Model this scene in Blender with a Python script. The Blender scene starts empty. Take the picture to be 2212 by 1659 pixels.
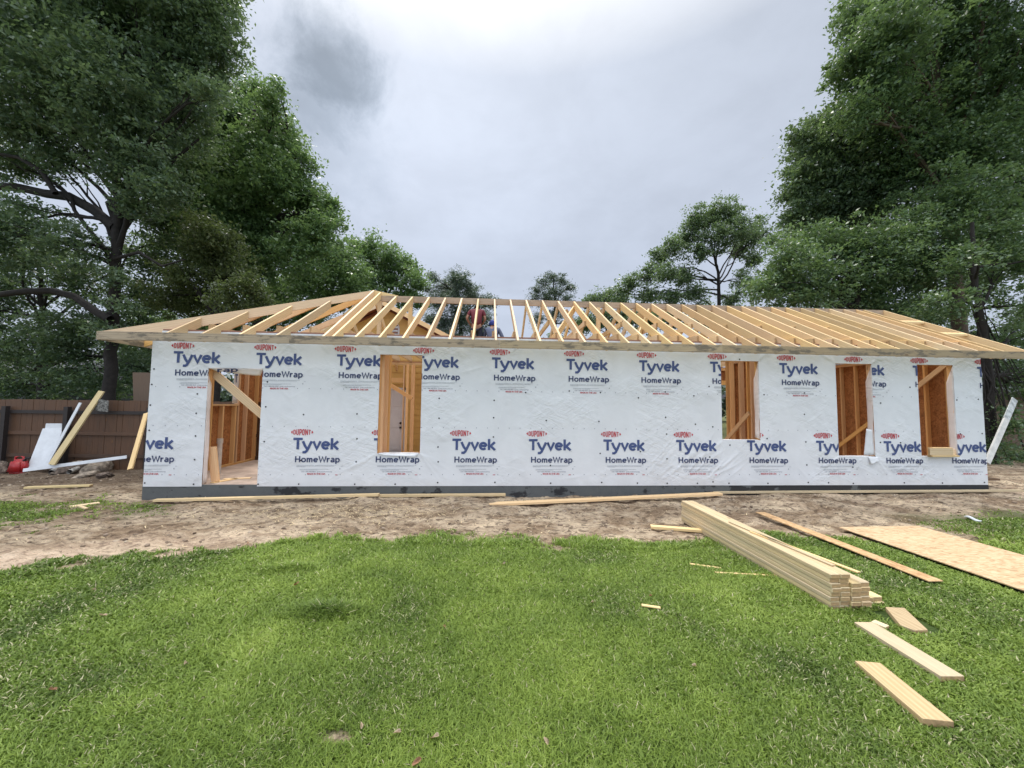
import bpy, bmesh, math, random
import numpy as np
from mathutils import Vector, Matrix
R = math.radians
rng = np.random.default_rng(7)
random.seed(7)
SC = bpy.context.scene
COL = SC.collection
# ------------------------------------------------------------------ camera
CAM = Vector((6.016, -6.989, 1.4615)); YAW, PITCH, ROLL = 0.06273, 0.05806, 0.01143; F = 800.0   # F in units of a 2212 px wide frame
cam_d = bpy.data.cameras.new('camera'); cam = bpy.data.objects.new('camera', cam_d); COL.objects.link(cam)
fw = Vector((math.sin(YAW)*math.cos(PITCH), math.cos(YAW)*math.cos(PITCH), math.sin(PITCH)))
r0 = Vector((math.cos(YAW), -math.sin(YAW), 0)); u0 = r0.cross(fw)
rt = math.cos(ROLL)*r0 + math.sin(ROLL)*u0; up = -math.sin(ROLL)*r0 + math.cos(ROLL)*u0
cam.matrix_world = Matrix(((rt.x, up.x, -fw.x, CAM.x), (rt.y, up.y, -fw.y, CAM.y), (rt.z, up.z, -fw.z, CAM.z), (0, 0, 0, 1)))
cam_d.sensor_fit = 'HORIZONTAL'; cam_d.sensor_width = 36; cam_d.lens = 36*F/2212; cam_d.clip_start = .05; cam_d.clip_end = 3000
SC.camera = cam
# ------------------------------------------------------------------ world: bright overcast sky
SUN_EL, SUN_AZ = R(64), R(-25)      # sun above and beyond the house, a little left
world = bpy.data.worlds.new('World'); SC.world = world; world.use_nodes = True
SC.view_settings.view_transform = 'Standard'; SC.view_settings.look = 'None'; SC.view_settings.gamma = 1; SC.view_settings.exposure = 0.1
SC.cycles.max_bounces = 6; SC.cycles.transparent_max_bounces = 8; SC.cycles.diffuse_bounces = 4
class NT:
    """tiny node-tree helper"""
    def __init__(s, tree): s.t = tree; s.t.nodes.clear()
    def n(s, typ, ins=None, **kw):
        nd = s.t.nodes.new(typ)
        for k, v in kw.items(): setattr(nd, k, v)
        for k, v in (ins or {}).items(): s.set(nd.inputs[k], v)
        return nd
    def set(s, sock, v):
        if isinstance(v, bpy.types.NodeSocket): s.t.links.new(v, sock)
        elif isinstance(v, bpy.types.Node): s.t.links.new(v.outputs[0], sock)
        else: sock.default_value = v
    def math(s, op, a, b=0.0, c=0.0, clamp=False): return s.n('ShaderNodeMath', {0: a, 1: b, 2: c}, operation=op, use_clamp=clamp).outputs[0]
    def vmath(s, op, a, b=(0, 0, 0)): 
        nd = s.n('ShaderNodeVectorMath', {0: a, 1: b}, operation=op); return nd.outputs['Value'] if op in ('DOT_PRODUCT', 'LENGTH') else nd.outputs[0]
    def mix(s, f, a, b, blend='MIX'):
        nd = s.n('ShaderNodeMix', data_type='RGBA', blend_type=blend); s.set(nd.inputs[0], f); s.set(nd.inputs[6], a); s.set(nd.inputs[7], b); return nd.outputs[2]
    def ramp(s, f, stops):
        nd = s.n('ShaderNodeValToRGB', {0: f}); e = nd.color_ramp.elements
        while len(e) < len(stops): e.new(.5)
        for el, (p, c) in zip(e, stops): el.position = p; el.color = c if len(c) == 4 else (*c, 1)
        return nd.outputs[0]
    def noise(s, vec, scale, detail=4, rough=.55, dist=0.0): return s.n('ShaderNodeTexNoise', {'Vector': vec, 'Scale': scale, 'Detail': detail, 'Roughness': rough, 'Distortion': dist}).outputs[0]
    def maprange(s, f, a, b, c=0.0, d=1.0): return s.n('ShaderNodeMapRange', {0: f, 1: a, 2: b, 3: c, 4: d}, interpolation_type='SMOOTHSTEP').outputs[0]
W = NT(world.node_tree)
sky = W.n('ShaderNodeTexSky', sky_type='NISHITA', sun_disc=False, sun_elevation=SUN_EL, sun_rotation=SUN_AZ, air_density=1.2, dust_density=3.0)
gd = W.n('ShaderNodeTexCoord').outputs['Generated']
sep = W.n('ShaderNodeSeparateXYZ', {0: gd})
zc = W.math('MAXIMUM', sep.outputs[2], 0.02)
# project the direction on a flat cloud deck so clouds foreshorten to the horizon
pl = W.vmath('DIVIDE', gd, W.n('ShaderNodeCombineXYZ', {0: W.math('ADD', zc, .25), 1: W.math('ADD', zc, .25), 2: 1.0}))
n1 = W.noise(pl, 1.3, 7, .55, .3); n2 = W.noise(pl, 3.5, 8, .6, .2)
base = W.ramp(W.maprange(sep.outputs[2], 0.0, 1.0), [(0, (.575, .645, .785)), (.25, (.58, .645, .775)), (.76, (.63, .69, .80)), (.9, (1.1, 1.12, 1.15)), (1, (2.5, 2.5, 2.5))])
cl = W.maprange(n1, .3, .7, .93, 1.05)
cl2 = W.maprange(n2, .3, .7, .95, 1.045)
def blob(vec, d, r0_, r1_, amp, namp=.0, nz=None):
    """a soft cloud mass around a sky direction"""
    v = W.vmath('SUBTRACT', vec, d); l = W.vmath('LENGTH', v)
    if nz is not None: l = W.math('ADD', l, W.math('MULTIPLY', W.math('SUBTRACT', nz, .5), namp))
    return W.maprange(l, r0_, r1_, amp, 0.0)
def sdir(px, py):
    v = (px-1106)/F*rt - (py-829.5)/F*up + fw; v.normalize(); return tuple(v)
ragged = W.noise(gd, 6.5, 12, .66, .25); r2 = W.noise(gd, 9.0, 8, .6)
warp = W.vmath('ADD', gd, W.vmath('SCALE', W.n('ShaderNodeTexNoise', {'Vector': gd, 'Scale': 6.0, 'Detail': 8.0, 'Roughness': .6}).outputs[1], (0, 0, 0)))
dark = blob(gd, sdir(705, 135), .0, .15, .54, .30, ragged)
dark = W.math('MAXIMUM', dark, blob(gd, sdir(680, 235), .0, .15, .36, .30, ragged))
dark = W.math('MAXIMUM', dark, blob(gd, sdir(700, 330), .02, .19, .17, .28, r2))
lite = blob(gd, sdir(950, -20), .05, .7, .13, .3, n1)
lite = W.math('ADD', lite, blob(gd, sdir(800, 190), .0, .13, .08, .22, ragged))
dimr = blob(gd, sdir(1550, 200), .1, .7, .09, .2, n1)
g = W.math('MULTIPLY', cl, cl2)
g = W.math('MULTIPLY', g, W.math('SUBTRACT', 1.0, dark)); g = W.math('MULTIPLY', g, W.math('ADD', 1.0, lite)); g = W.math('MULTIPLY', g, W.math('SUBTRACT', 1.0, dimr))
back = W.maprange(sep.outputs[1], 0.2, -.6, 1.0, 1.9)     # brightness added to the unseen sky behind the camera to light the front wall
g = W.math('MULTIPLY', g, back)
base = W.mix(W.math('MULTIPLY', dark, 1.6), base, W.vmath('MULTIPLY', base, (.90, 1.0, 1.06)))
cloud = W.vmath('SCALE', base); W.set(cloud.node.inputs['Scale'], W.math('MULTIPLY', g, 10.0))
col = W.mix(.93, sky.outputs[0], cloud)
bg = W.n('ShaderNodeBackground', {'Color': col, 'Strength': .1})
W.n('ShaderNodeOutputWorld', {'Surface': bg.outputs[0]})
sd = bpy.data.lights.new('sun', 'SUN'); sd.energy = 2.1; sd.angle = R(14); sd.color = (1, .96, .9)
sun = bpy.data.objects.new('sun', sd); COL.objects.link(sun)
sv = Vector((math.sin(SUN_AZ)*math.cos(SUN_EL), math.cos(SUN_AZ)*math.cos(SUN_EL), math.sin(SUN_EL)))
sun.rotation_euler = sv.to_track_quat('Z', 'Y').to_euler(); sun.location = (0, 0, 30)

# ------------------------------------------------------------------ helpers
def ray(px, py): return (px-1106)/F*rt - (py-829.5)/F*up + fw
def onY(px, py, y): d = ray(px, py); return CAM + d*((y-CAM.y)/d.y)
def onZ(px, py, z=-.23): d = ray(px, py); return CAM + d*((z-CAM.z)/d.z)
def atD(px, py, dep): return CAM + ray(px, py)*dep
def tag(o, label=None, cat=None, group=None, kind=None):
    for k, v in (('label', label), ('category', cat), ('group', group), ('kind', kind)):
        if v: o[k] = v
    return o
def link(name, me, parent=None, mat=None):
    o = bpy.data.objects.new(name, me); COL.objects.link(o); o.parent = parent
    if mat is not None and me is not None: me.materials.append(mat)
    return o
def empty(name, loc, **kw):
    o = bpy.data.objects.new(name, None); COL.objects.link(o); o.location = loc; o.empty_display_size = .2; tag(o, **kw); return o
def child_inv(o, parent):
    o.parent = parent; o.matrix_parent_inverse = Matrix.Translation(-Vector(parent.location)); return o
def npmesh(name, V, Fq, mats=(), attrs=None, smooth=False, uv=None):
    """mesh from numpy arrays; Fq is (n,k)"""
    me = bpy.data.meshes.new(name); V = np.asarray(V, np.float32); Fq = np.asarray(Fq, np.int32); n, k = Fq.shape
    me.vertices.add(len(V)); me.vertices.foreach_set('co', V.ravel())
    me.loops.add(n*k); me.loops.foreach_set('vertex_index', Fq.ravel())
    me.polygons.add(n); me.polygons.foreach_set('loop_start', np.arange(0, n*k, k, dtype=np.int32)); me.polygons.foreach_set('loop_total', np.full(n, k, np.int32))
    if smooth: me.polygons.foreach_set('use_smooth', np.ones(n, bool))
    for an, (dom, arr) in (attrs or {}).items():
        a = me.attributes.new(an, 'FLOAT', dom); a.data.foreach_set('value', np.asarray(arr, np.float32))
    me.update()
    for m in mats: me.materials.append(m)
    return me
def axis_uv(bm, ax):
    """u along the length of the board, v across each face, in metres"""
    uvl = bm.loops.layers.uv.verify(); ax = Vector(ax).normalized()
    for k, f in enumerate(bm.faces):
        n = f.normal; v = n.cross(ax)
        if v.length < .3: v = n.orthogonal(); a = n.cross(v)
        else: a = ax
        v.normalize()
        for l in f.loops: l[uvl].uv = (l.vert.co.dot(a), l.vert.co.dot(v) + .37*(k % 3))
def finish(bm, name, mat, parent=None, ax=(1, 0, 0), bevel=0.0):
    bmesh.ops.recalc_face_normals(bm, faces=bm.faces)
    ends = mat in (M.get('pine_stack'), M.get('pine_ground'), M.get('pine'), M.get('pine_in')); av = Vector(ax).normalized()
    if ends:
        bm.normal_update()
        for f in bm.faces: f.material_index = 1 if abs(f.normal.dot(av)) > .8 else 0
    if bevel: bmesh.ops.bevel(bm, geom=list(bm.edges), offset=bevel, segments=1, affect='EDGES')
    bm.normal_update(); axis_uv(bm, ax)
    me = bpy.data.meshes.new(name); bm.to_mesh(me); bm.free(); o = link(name, me, parent, mat)
    if ends: me.materials.append(M['end_grain'])
    return o
def add_box(bm, lo, hi):
    vs = [bm.verts.new((x, y, z)) for x in (lo[0], hi[0]) for y in (lo[1], hi[1]) for z in (lo[2], hi[2])]
    for f in ((0, 1, 3, 2), (4, 6, 7, 5), (0, 4, 5, 1), (2, 3, 7, 6), (0, 2, 6, 4), (1, 5, 7, 3)): bm.faces.new([vs[i] for i in f])
def box(name, lo, hi, mat, parent=None, ax=None, bevel=0.0):
    bm = bmesh.new(); add_box(bm, lo, hi)
    if ax is None: d = [hi[i]-lo[i] for i in range(3)]; i = d.index(max(d)); ax = [0, 0, 0]; ax[i] = 1
    return finish(bm, name, mat, parent, ax, bevel)
def prism(name, pts, off, mat, parent=None, ax=(1, 0, 0), bevel=0.0):
    """extrude the planar outline pts by the vector off"""
    bm = bmesh.new(); off = Vector(off); a = [bm.verts.new(p) for p in pts]; b = [bm.verts.new(Vector(p)+off) for p in pts]; n = len(pts)
    bm.faces.new(a); bm.faces.new(b[::-1])
    for i in range(n): bm.faces.new((a[i], b[i], b[(i+1) % n], a[(i+1) % n]))
    return finish(bm, name, mat, parent, ax, bevel)
def beam(name, p, q, w, h, mat, parent=None, upv=(0, 0, 1), bevel=0.0):
    """board from p to q (centre line), w across, h along upv"""
    p, q = Vector(p), Vector(q); d = (q-p).normalized(); s = d.cross(Vector(upv)).normalized(); t = s.cross(d)
    return prism(name, [p+s*a*w/2+t*b*h/2 for a, b in ((-1, -1), (1, -1), (1, 1), (-1, 1))], q-p, mat, parent, d, bevel)
def tube_arr(P, rad, sides=8):
    P = np.asarray(P, float); n = len(P); V = []
    T = np.gradient(P, axis=0); T /= np.linalg.norm(T, axis=1)[:, None]+1e-9
    ref = np.array([0, 0, 1.]) if abs(T[0][2]) < .8 else np.array([1., 0, 0]); a = np.linspace(0, 2*np.pi, sides, endpoint=False)
    for i in range(n):
        s = np.cross(T[i], ref); s /= np.linalg.norm(s)+1e-9; t = np.cross(s, T[i])
        V.append(P[i]+rad[i]*(np.cos(a)[:, None]*s+np.sin(a)[:, None]*t))
    V = np.concatenate(V); i = np.arange(n-1)[:, None]*sides; j = np.arange(sides)[None]; j2 = (j+1) % sides
    return V, np.stack([i+j, i+j2, i+sides+j2, i+sides+j], -1).reshape(-1, 4)
def tubes(name, lst, mat, parent=None, sides=8, smooth=True):
    VV, FF, o = [], [], 0
    for P, r in lst:
        V, f = tube_arr(P, r, sides); VV.append(V); FF.append(f+o); o += len(V)
    return link(name, npmesh(name, np.concatenate(VV), np.concatenate(FF), smooth=smooth), parent, mat)
# numpy value noise
_perm = np.random.default_rng(3).random((256, 256))
def vn2(x, y):
    xi, yi = np.floor(x).astype(int), np.floor(y).astype(int); fx, fy = x-xi, y-yi; fx = fx*fx*(3-2*fx); fy = fy*fy*(3-2*fy)
    g = lambda a, b: _perm[a % 256, b % 256]
    return (g(xi, yi)*(1-fx)+g(xi+1, yi)*fx)*(1-fy)+(g(xi, yi+1)*(1-fx)+g(xi+1, yi+1)*fx)*fy
def fbm(x, y, o=4):
    s = 0; a = .5
    for k in range(o): s = s+a*vn2(x*2**k+17.3*k, y*2**k+9.1*k); a *= .5
    return s/(1-.5**o)

# ------------------------------------------------------------------ materials
def newmat(name):
    m = bpy.data.materials.new(name); m.use_nodes = True; return m, NT(m.node_tree)
def out(T, bsdf): T.n('ShaderNodeOutputMaterial', {'Surface': bsdf.outputs[0]})
def simple(name, c, rough=.6, var=.12, scale=6, metal=0.0, bump=.1):
    m, T = newmat(name); tc = T.n('ShaderNodeTexCoord').outputs['Object']
    nz = T.noise(tc, scale, 5, .6)
    f = T.maprange(nz, .25, .75, 1-var, 1+var)
    cc = T.vmath('SCALE', (*c,)); T.set(cc.node.inputs['Scale'], f)
    b = T.n('ShaderNodeBump', {'Height': T.noise(tc, scale*6, 4), 'Strength': bump, 'Distance': .01})
    out(T, T.n('ShaderNodeBsdfPrincipled', {'Base Color': cc, 'Roughness': rough, 'Metallic': metal, 'Normal': b})); return m
def wood(name, light, dark, knot=(.16, .075, .03), stain=0.0, stainc=(.10, .085, .06), rough=.62, wave=1.0, shared_print=False):
    m, T = newmat(name); uv = T.n('ShaderNodeUVMap').outputs[0]; rnd = T.n('ShaderNodeObjectInfo').outputs['Random']
    offs = T.n('ShaderNodeCombineXYZ', {0: T.math('MULTIPLY', rnd, 91.0), 1: T.math('MULTIPLY', rnd, 57.0)})
    uvo = T.vmath('ADD', uv, offs)
    st = T.vmath('MULTIPLY', uvo, (1.1, 16.0, 1.0)); gr = T.noise(st, 2.2, 6, .6, .25)
    fine = T.noise(T.vmath('MULTIPLY', uvo, (6.0, 190.0, 1.0)), 1.5, 3, .6)
    ring = T.n('ShaderNodeTexWave', {'Vector': T.vmath('MULTIPLY', uvo, (.35, 7.0, 1.0)), 'Scale': 1.4, 'Distortion': 7.0, 'Detail': 2.0, 'Detail Scale': .8}, bands_direction='Y').outputs[1]
    f = T.math('ADD', T.math('MULTIPLY', gr, .6), T.math('MULTIPLY', ring, .22*wave)); f = T.math('ADD', f, T.math('MULTIPLY', fine, .22))
    c = T.ramp(f, [(.28, light), (.50, tuple(.5*(a+b) for a, b in zip(light, dark))), (.78, dark)])
    vor = T.n('ShaderNodeTexVoronoi', {'Vector': T.vmath('MULTIPLY', uvo, (1.9, 5.0, 1.0)), 'Scale': 1.0, 'Randomness': 1.0})
    sel = T.math('GREATER_THAN', T.n('ShaderNodeSeparateColor', {0: vor.outputs['Color']}).outputs[0],   .58)
    kn = T.math('MULTIPLY', T.maprange(vor.outputs['Distance'], .045, .105, 1.0, 0.0), sel)
    c = T.mix(T.math('MULTIPLY', kn, .8), c, (*knot, 1))
    tone = T.maprange(rnd, 0, 1, .82, 1.14)
    cc = T.vmath('SCALE', c); T.set(cc.node.inputs['Scale'], tone); c = cc
    warm = T.n('ShaderNodeHueSaturation', {'Hue': T.maprange(T.math('FRACT', T.math('MULTIPLY', rnd, 17.0)), 0, 1, .494, .506), 'Saturation': T.maprange(T.math('FRACT', T.math('MULTIPLY', rnd, 31.0)), 0, 1, .85, 1.1), 'Color': c}).outputs[0]
    c = warm
    if stain:
        sn = T.noise(T.vmath('MULTIPLY', uvo, (1.5, 4.5, 1.0)), 1.6, 7, .7)
        c = T.mix(T.math('MULTIPLY', T.maprange(sn, .49, .60), stain), c, (*stainc, 1))
    b = T.n('ShaderNodeBump', {'Height': T.math('ADD', fine, gr), 'Strength': .25, 'Distance': .002})
    out(T, T.n('ShaderNodeBsdfPrincipled', {'Base Color': c, 'Roughness': rough, 'Normal': b})); return m
M = {}
M['pine'] = wood('pine_lumber', (.80, .61, .355), (.66, .455, .235))
M['pine_stack'] = wood('pale_pine_lumber', (.72, .58, .345), (.56, .43, .23), wave=.5, stain=.15, stainc=(.3, .22, .12))
M['pine_in'] = wood('interior_pine', (.82, .53, .26), (.67, .385, .16))
M['fascia'] = wood('weathered_pine', (.48, .37, .235), (.31, .23, .135), stain=.75, stainc=(.085, .075, .058))
M['pine_ground'] = wood('loose_lumber', (.57, .43, .26), (.41, .285, .155), wave=1.2, stain=.05, stainc=(.3, .22, .12))
M['end_grain'] = simple('end_grain', (.43, .285, .145), .8, .3, 30)
M['ridge'] = wood('ridge_pine', (.47, .33, .22), (.33, .21, .13), stain=.3)
M['red_wood'] = wood('reddish_plate_wood', (.36, .17, .09), (.25, .10, .055))
M['fence'] = wood('fence_wood', (.115, .06, .036), (.07, .036, .022), stain=.25, stainc=(.05, .035, .025))
M['fence_dark'] = wood('dark_fence_rail', (.035, .026, .024), (.02, .016, .015))
def osb(name, a, b, c, sc=1.0):
    m, T = newmat(name); tc = T.n('ShaderNodeTexCoord').outputs['Object']; rnd = T.n('ShaderNodeObjectInfo').outputs['Random']
    v = T.vmath('MULTIPLY', tc, (14*sc, 38*sc, 30*sc)); vo = T.n('ShaderNodeTexVoronoi', {'Vector': v, 'Scale': 1.0})
    v2 = T.n('ShaderNodeTexVoronoi', {'Vector': T.vmath('MULTIPLY', tc, (33*sc, 13*sc, 15*sc)), 'Scale': 1.0})
    g1 = T.n('ShaderNodeSeparateColor', {0: vo.outputs['Color']}).outputs[0]; g2 = T.n('ShaderNodeSeparateColor', {0: v2.outputs['Color']}).outputs[1]
    f = T.math('ADD', T.math('MULTIPLY', g1, .5), T.math('MULTIPLY', g2, .3)); f = T.math('ADD', f, T.math('MULTIPLY', T.noise(tc, 2.0, 5), .35))
    cc = T.ramp(f, [(.2, c), (.5, b), (.85, a)])
    bp = T.n('ShaderNodeBump', {'Height': f, 'Strength': .2, 'Distance': .003})
    out(T, T.n('ShaderNodeBsdfPrincipled', {'Base Color': cc, 'Roughness': .7, 'Normal': bp})); return m
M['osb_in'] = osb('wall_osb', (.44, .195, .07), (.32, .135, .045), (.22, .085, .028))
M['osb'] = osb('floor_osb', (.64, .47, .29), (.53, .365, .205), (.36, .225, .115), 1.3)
M['osb_strip'] = osb('osb_strip', (.62, .42, .22), (.5, .31, .15), (.36, .2, .09))
M['ply'] = wood('weathered_plywood', (.15, .088, .052), (.10, .056, .034), stain=.2)
# house wrap: white film; creases as bump, shared with the print on it
def wrap_bump(T):
    p = T.n('ShaderNodeNewGeometry').outputs['Position']
    rot = T.n('ShaderNodeVectorRotate', {'Vector': p, 'Axis': (0, 1, 0), 'Angle': R(38)}, rotation_type='AXIS_ANGLE').outputs[0]
    w1 = T.noise(T.vmath('MULTIPLY', rot, (3.0, 1, 16.0)), 1.0, 5, .6, .8)
    rot2 = T.n('ShaderNodeVectorRotate', {'Vector': p, 'Axis': (0, 1, 0), 'Angle': R(-20)}, rotation_type='AXIS_ANGLE').outputs[0]
    w2 = T.noise(T.vmath('MULTIPLY', rot2, (2.5, 1, 9.0)), 1.0, 4, .55, 1.2)
    w3 = T.noise(p, 55.0, 3, .6)
    amt = T.maprange(T.noise(p, .9, 3), .42, .64, .10, 1.0)
    h = T.math('ADD', T.math('MULTIPLY', T.math('ADD', w1, w2), amt), T.math('MULTIPLY', w3, .03))
    return T.n('ShaderNodeBump', {'Height': h, 'Strength': .55, 'Distance': .028})
def wrapmat(name, c, c2=None):
    m, T = newmat(name); p = T.n('ShaderNodeNewGeometry').outputs['Position']
    f = T.maprange(T.noise(p, 2.0, 6, .6), .3, .7)
    cc = T.mix(f, (*c, 1), (*(c2 or [x*.93 for x in c]), 1))
    dirt = T.maprange(T.noise(T.vmath('MULTIPLY', p, (1.2, 1, .5)), 2.3, 7, .65), .6, .78, 0.0, .22)
    low = T.maprange(T.n('ShaderNodeSeparateXYZ', {0: p}).outputs[2], -.05, .18, .25, 0.0)
    cc = T.mix(T.math('ADD', T.math('MULTIPLY', dirt, .4), T.math('MULTIPLY', low, T.noise(p, 7.0, 4))), cc, (.42, .37, .31, 1))
    out(T, T.n('ShaderNodeBsdfPrincipled', {'Base Color': cc, 'Roughness': .55, 'Specular IOR Level': .3, 'Normal': wrap_bump(T)})); return m
M['wrap'] = wrapmat('house_wrap_film', (.72, .74, .765)); M['wrap_fold'] = wrapmat('folded_wrap_film', (.84, .78, .76))
def ink(name, c):
    m, T = newmat(name); p = T.n('ShaderNodeNewGeometry').outputs['Position']
    cc = T.mix(T.maprange(T.noise(p, 30.0, 5, .7), .35, .75), (*c, 1), (*[x*.75+.07 for x in c], 1))
    out(T, T.n('ShaderNodeBsdfPrincipled', {'Base Color': cc, 'Roughness': .55, 'Specular IOR Level': .3, 'Normal': wrap_bump(T)})); return m
M['blue'] = ink('blue_ink', (.045, .075, .21)); M['navy'] = ink('navy_ink', (.030, .044, .125)); M['red'] = ink('red_ink', (.50, .03, .045)); M['grey'] = ink('grey_ink', (.40, .42, .46)); M['dgrey'] = ink('dark_grey_ink', (.22, .23, .29))
M['black'] = simple('black_plastic', (.012, .012, .014), .45)
M['white'] = simple('white_board', (.62, .65, .68), .5, .08); M['pvc'] = simple('dirty_white_pvc', (.60, .59, .56), .4, .2)
M['redplastic'] = simple('red_plastic', (.36, .014, .016), .38, .15); M['yellowsiding'] = simple('yellow_siding', (.60, .36, .10), .6, .06)
M['door'] = simple('white_door_paint', (.62, .60, .60), .45, .04); M['roofgrey'] = simple('grey_shingles', (.10, .105, .12), .85, .2, 20)
M['trim'] = simple('red_brown_trim', (.22, .075, .04), .6)
M['film'] = simple('crumpled_film', (.42, .44, .43), .35, .5, 14, bump=1.0)
M['rock'] = simple('rock', (.30, .25, .195), .9, .6, 12, bump=1.0); M['rock2'] = simple('grey_brown_debris', (.16, .125, .10), .9, .7, 14, bump=1.0)
def concrete():
    m, T = newmat('foundation_concrete'); p = T.n('ShaderNodeNewGeometry').outputs['Position']
    sx = T.n('ShaderNodeSeparateXYZ', {0: p}).outputs[0]
    f = T.noise(T.vmath('MULTIPLY', p, (1.0, 1.0, 1.6)), 2.2, 6, .6)
    thr = T.maprange(sx, 9.0, 12.5, .60, .40)     # the right half is damp and dark with a few dry patches
    wet = T.maprange(T.math('SUBTRACT', f, thr), -.02, .06, 0.0, 1.0)
    wet = T.math('MULTIPLY', T.maprange(T.math('SUBTRACT', f, thr), -.03, .03), 1.0)
    dry = T.mix(T.noise(p, 9.0, 5, .6), (.075, .085, .088, 1), (.125, .13, .128, 1))
    c = T.mix(wet, dry, (.022, .023, .025, 1))
    b = T.n('ShaderNodeBump', {'Height': T.noise(p, 40.0, 4), 'Strength': .3, 'Distance': .01})
    out(T, T.n('ShaderNodeBsdfPrincipled', {'Base Color': c, 'Roughness': .8, 'Normal': b})); return m
M['concrete'] = concrete()
M['floor'] = simple('dusty_slab', (.42, .33, .27), .85, .3, 3)
def leafmat(name, c1, c2, c3, trans=.45, rough=.34):
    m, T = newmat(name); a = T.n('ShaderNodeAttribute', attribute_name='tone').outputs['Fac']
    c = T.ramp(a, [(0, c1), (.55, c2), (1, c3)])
    d = T.n('ShaderNodeBsdfPrincipled', {'Base Color': c, 'Roughness': rough, 'Specular IOR Level': .7})
    t = T.n('ShaderNodeBsdfTranslucent', {'Color': T.mix(.5, c, (.22, .32, .05, 1))})
    out(T, T.n('ShaderNodeMixShader', {0: trans, 1: d.outputs[0], 2: t.outputs[0]})); return m
M['oak'] = leafmat('oak_leaves', (.075, .12, .085), (.135, .205, .125), (.24, .32, .20))
M['ash'] = leafmat('bright_leaves', (.09, .17, .078), (.155, .26, .11), (.27, .39, .19))
M['vine'] = leafmat('vine_leaves', (.068, .12, .068), (.12, .20, .10), (.22, .32, .16))
M['brownleaf'] = leafmat('olive_leaves', (.075, .10, .045), (.125, .155, .07), (.20, .225, .11))
M['pineleaf'] = leafmat('pine_needles', (.06, .09, .075), (.095, .14, .11), (.15, .20, .155), .2)
M['bark'] = simple('bark', (.022, .018, .016), .9, .4, 9, bump=.8); M['bark2'] = simple('brown_bark', (.10, .07, .05), .9, .35, 9, bump=.8)
M['skin'] = simple('skin', (.32, .16, .10), .5); M['maroon'] = simple('maroon_cloth', (.13, .018, .028), .85, .1, 14); M['jeans'] = simple('dark_denim', (.022, .028, .05), .85, .15, 20)
M['bluecap'] = simple('blue_cloth', (.02, .035, .20), .8); M['greyshirt'] = simple('grey_blue_cloth', (.10, .12, .19), .85, .12, 14); M['hair'] = simple('dark_hair', (.015, .01, .008), .6)

# ------------------------------------------------------------------ ground
PX = lambda pts: [tuple(onZ(x, y)[:2]) for x, y in pts]
lawn_edge = np.array([(-30, -3.6), (-8, -3.5), (-1, -3.35), (.7, -3.2)] + [(1.36, -3.03), (1.48, -2.95), (1.92, -2.87), (2.25, -2.73), (2.89, -2.49), (3.21, -2.31), (3.62, -2.03), (4.05, -1.9), (4.85, -2.1), (5.73, -2.27), (6.87, -2.33), (7.99, -2.46), (8.78, -2.36), (9.97, -2.22), (10.75, -2.17), (12.2, -2.45), (13.1, -2.45), (13.73, -2.1), (16, -1.7), (40, -.5)])
def edge_y(x): return np.interp(x, lawn_edge[:, 0], lawn_edge[:, 1])
def grass_mask(x, y):
    n = fbm(x*1.3, y*1.9, 5)-.5; n2 = fbm(x*5+40, y*6, 3)-.5
    m = np.clip((edge_y(x)+n*.9+n2*.6-y)/.34+.5, 0, 1)
    # ragged patch of lawn left of the slab, rough grass beyond it, tufts in the far right corner
    q = np.clip(1.15-np.hypot((x+1.9)/2.3, (y+1.0)/1.0)+n*1.4+n2*.9, 0, 1)*.95
    q2 = np.clip((x-12.2)/1.5, 0, 1)*np.clip((-.9-y)/.6+n*3, 0, 1)*.7
    q3 = np.clip((y-5.6)/1.0, 0, 1)*.8
    m = m*(1-np.clip(1.3-np.hypot((x-5.29)/.10, (y+4.95)/.045)+n2*1.5, 0, 1))    # small bare patch in the near lawn
    return np.maximum(np.maximum(m, q), np.maximum(q2, q3))
def ground_z(x, y):
    z = -.245+.045*(fbm(x*.5, y*.5, 3)-.5)*2
    near = np.clip((y+1.6)/1.6, 0, 1)
    z = z+near*np.interp(x, [-3, 0, 6, 11, 16.5, 19], [-.03, .02, .02, .05, .085, .05])
    dirt = np.clip(1-grass_mask(x, y), 0, 1)
    z = z+dirt*((fbm(x*2.6, y*3.6, 5)-.5)*.11+(fbm(x*11, y*13, 3)-.5)*.05)
    z = z-np.clip((-1.5-x)/4, 0, 1)*.06+np.clip((np.hypot(x-7, y)-60)/200, 0, 1)*2
    z = np.where((x > -.1) & (x < 16.25) & (y > .06) & (y < 4.7), -.3, z)
    return z
def gz(x, y): return float(ground_z(np.array([float(x)]), np.array([float(y)]))[0])
def axis(lo, hi, st, far):
    a = np.arange(lo, hi+st/2, st); k = np.array([.3, .8, 1.6, 3, 6, 12, 25, 50, 100, 200, far]); return np.concatenate([lo-k[::-1], a, hi+k])
gx = axis(-7, 19, .045, 500); gy = axis(-6.2, 3.6, .045, 500)
X, Y = np.meshgrid(gx, gy, indexing='xy'); Zg = ground_z(X, Y); nx, ny = len(gx), len(gy)
idx = np.arange(nx*ny).reshape(ny, nx)
Fg = np.stack([idx[:-1, :-1], idx[:-1, 1:], idx[1:, 1:], idx[1:, :-1]], -1).reshape(-1, 4)
m, T = newmat('ground_soil_and_turf'); p = T.n('ShaderNodeNewGeometry').outputs['Position']
gm = T.n('ShaderNodeAttribute', attribute_name='turf').outputs['Fac']; sm = T.n('ShaderNodeAttribute', attribute_name='sand').outputs['Fac']
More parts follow.
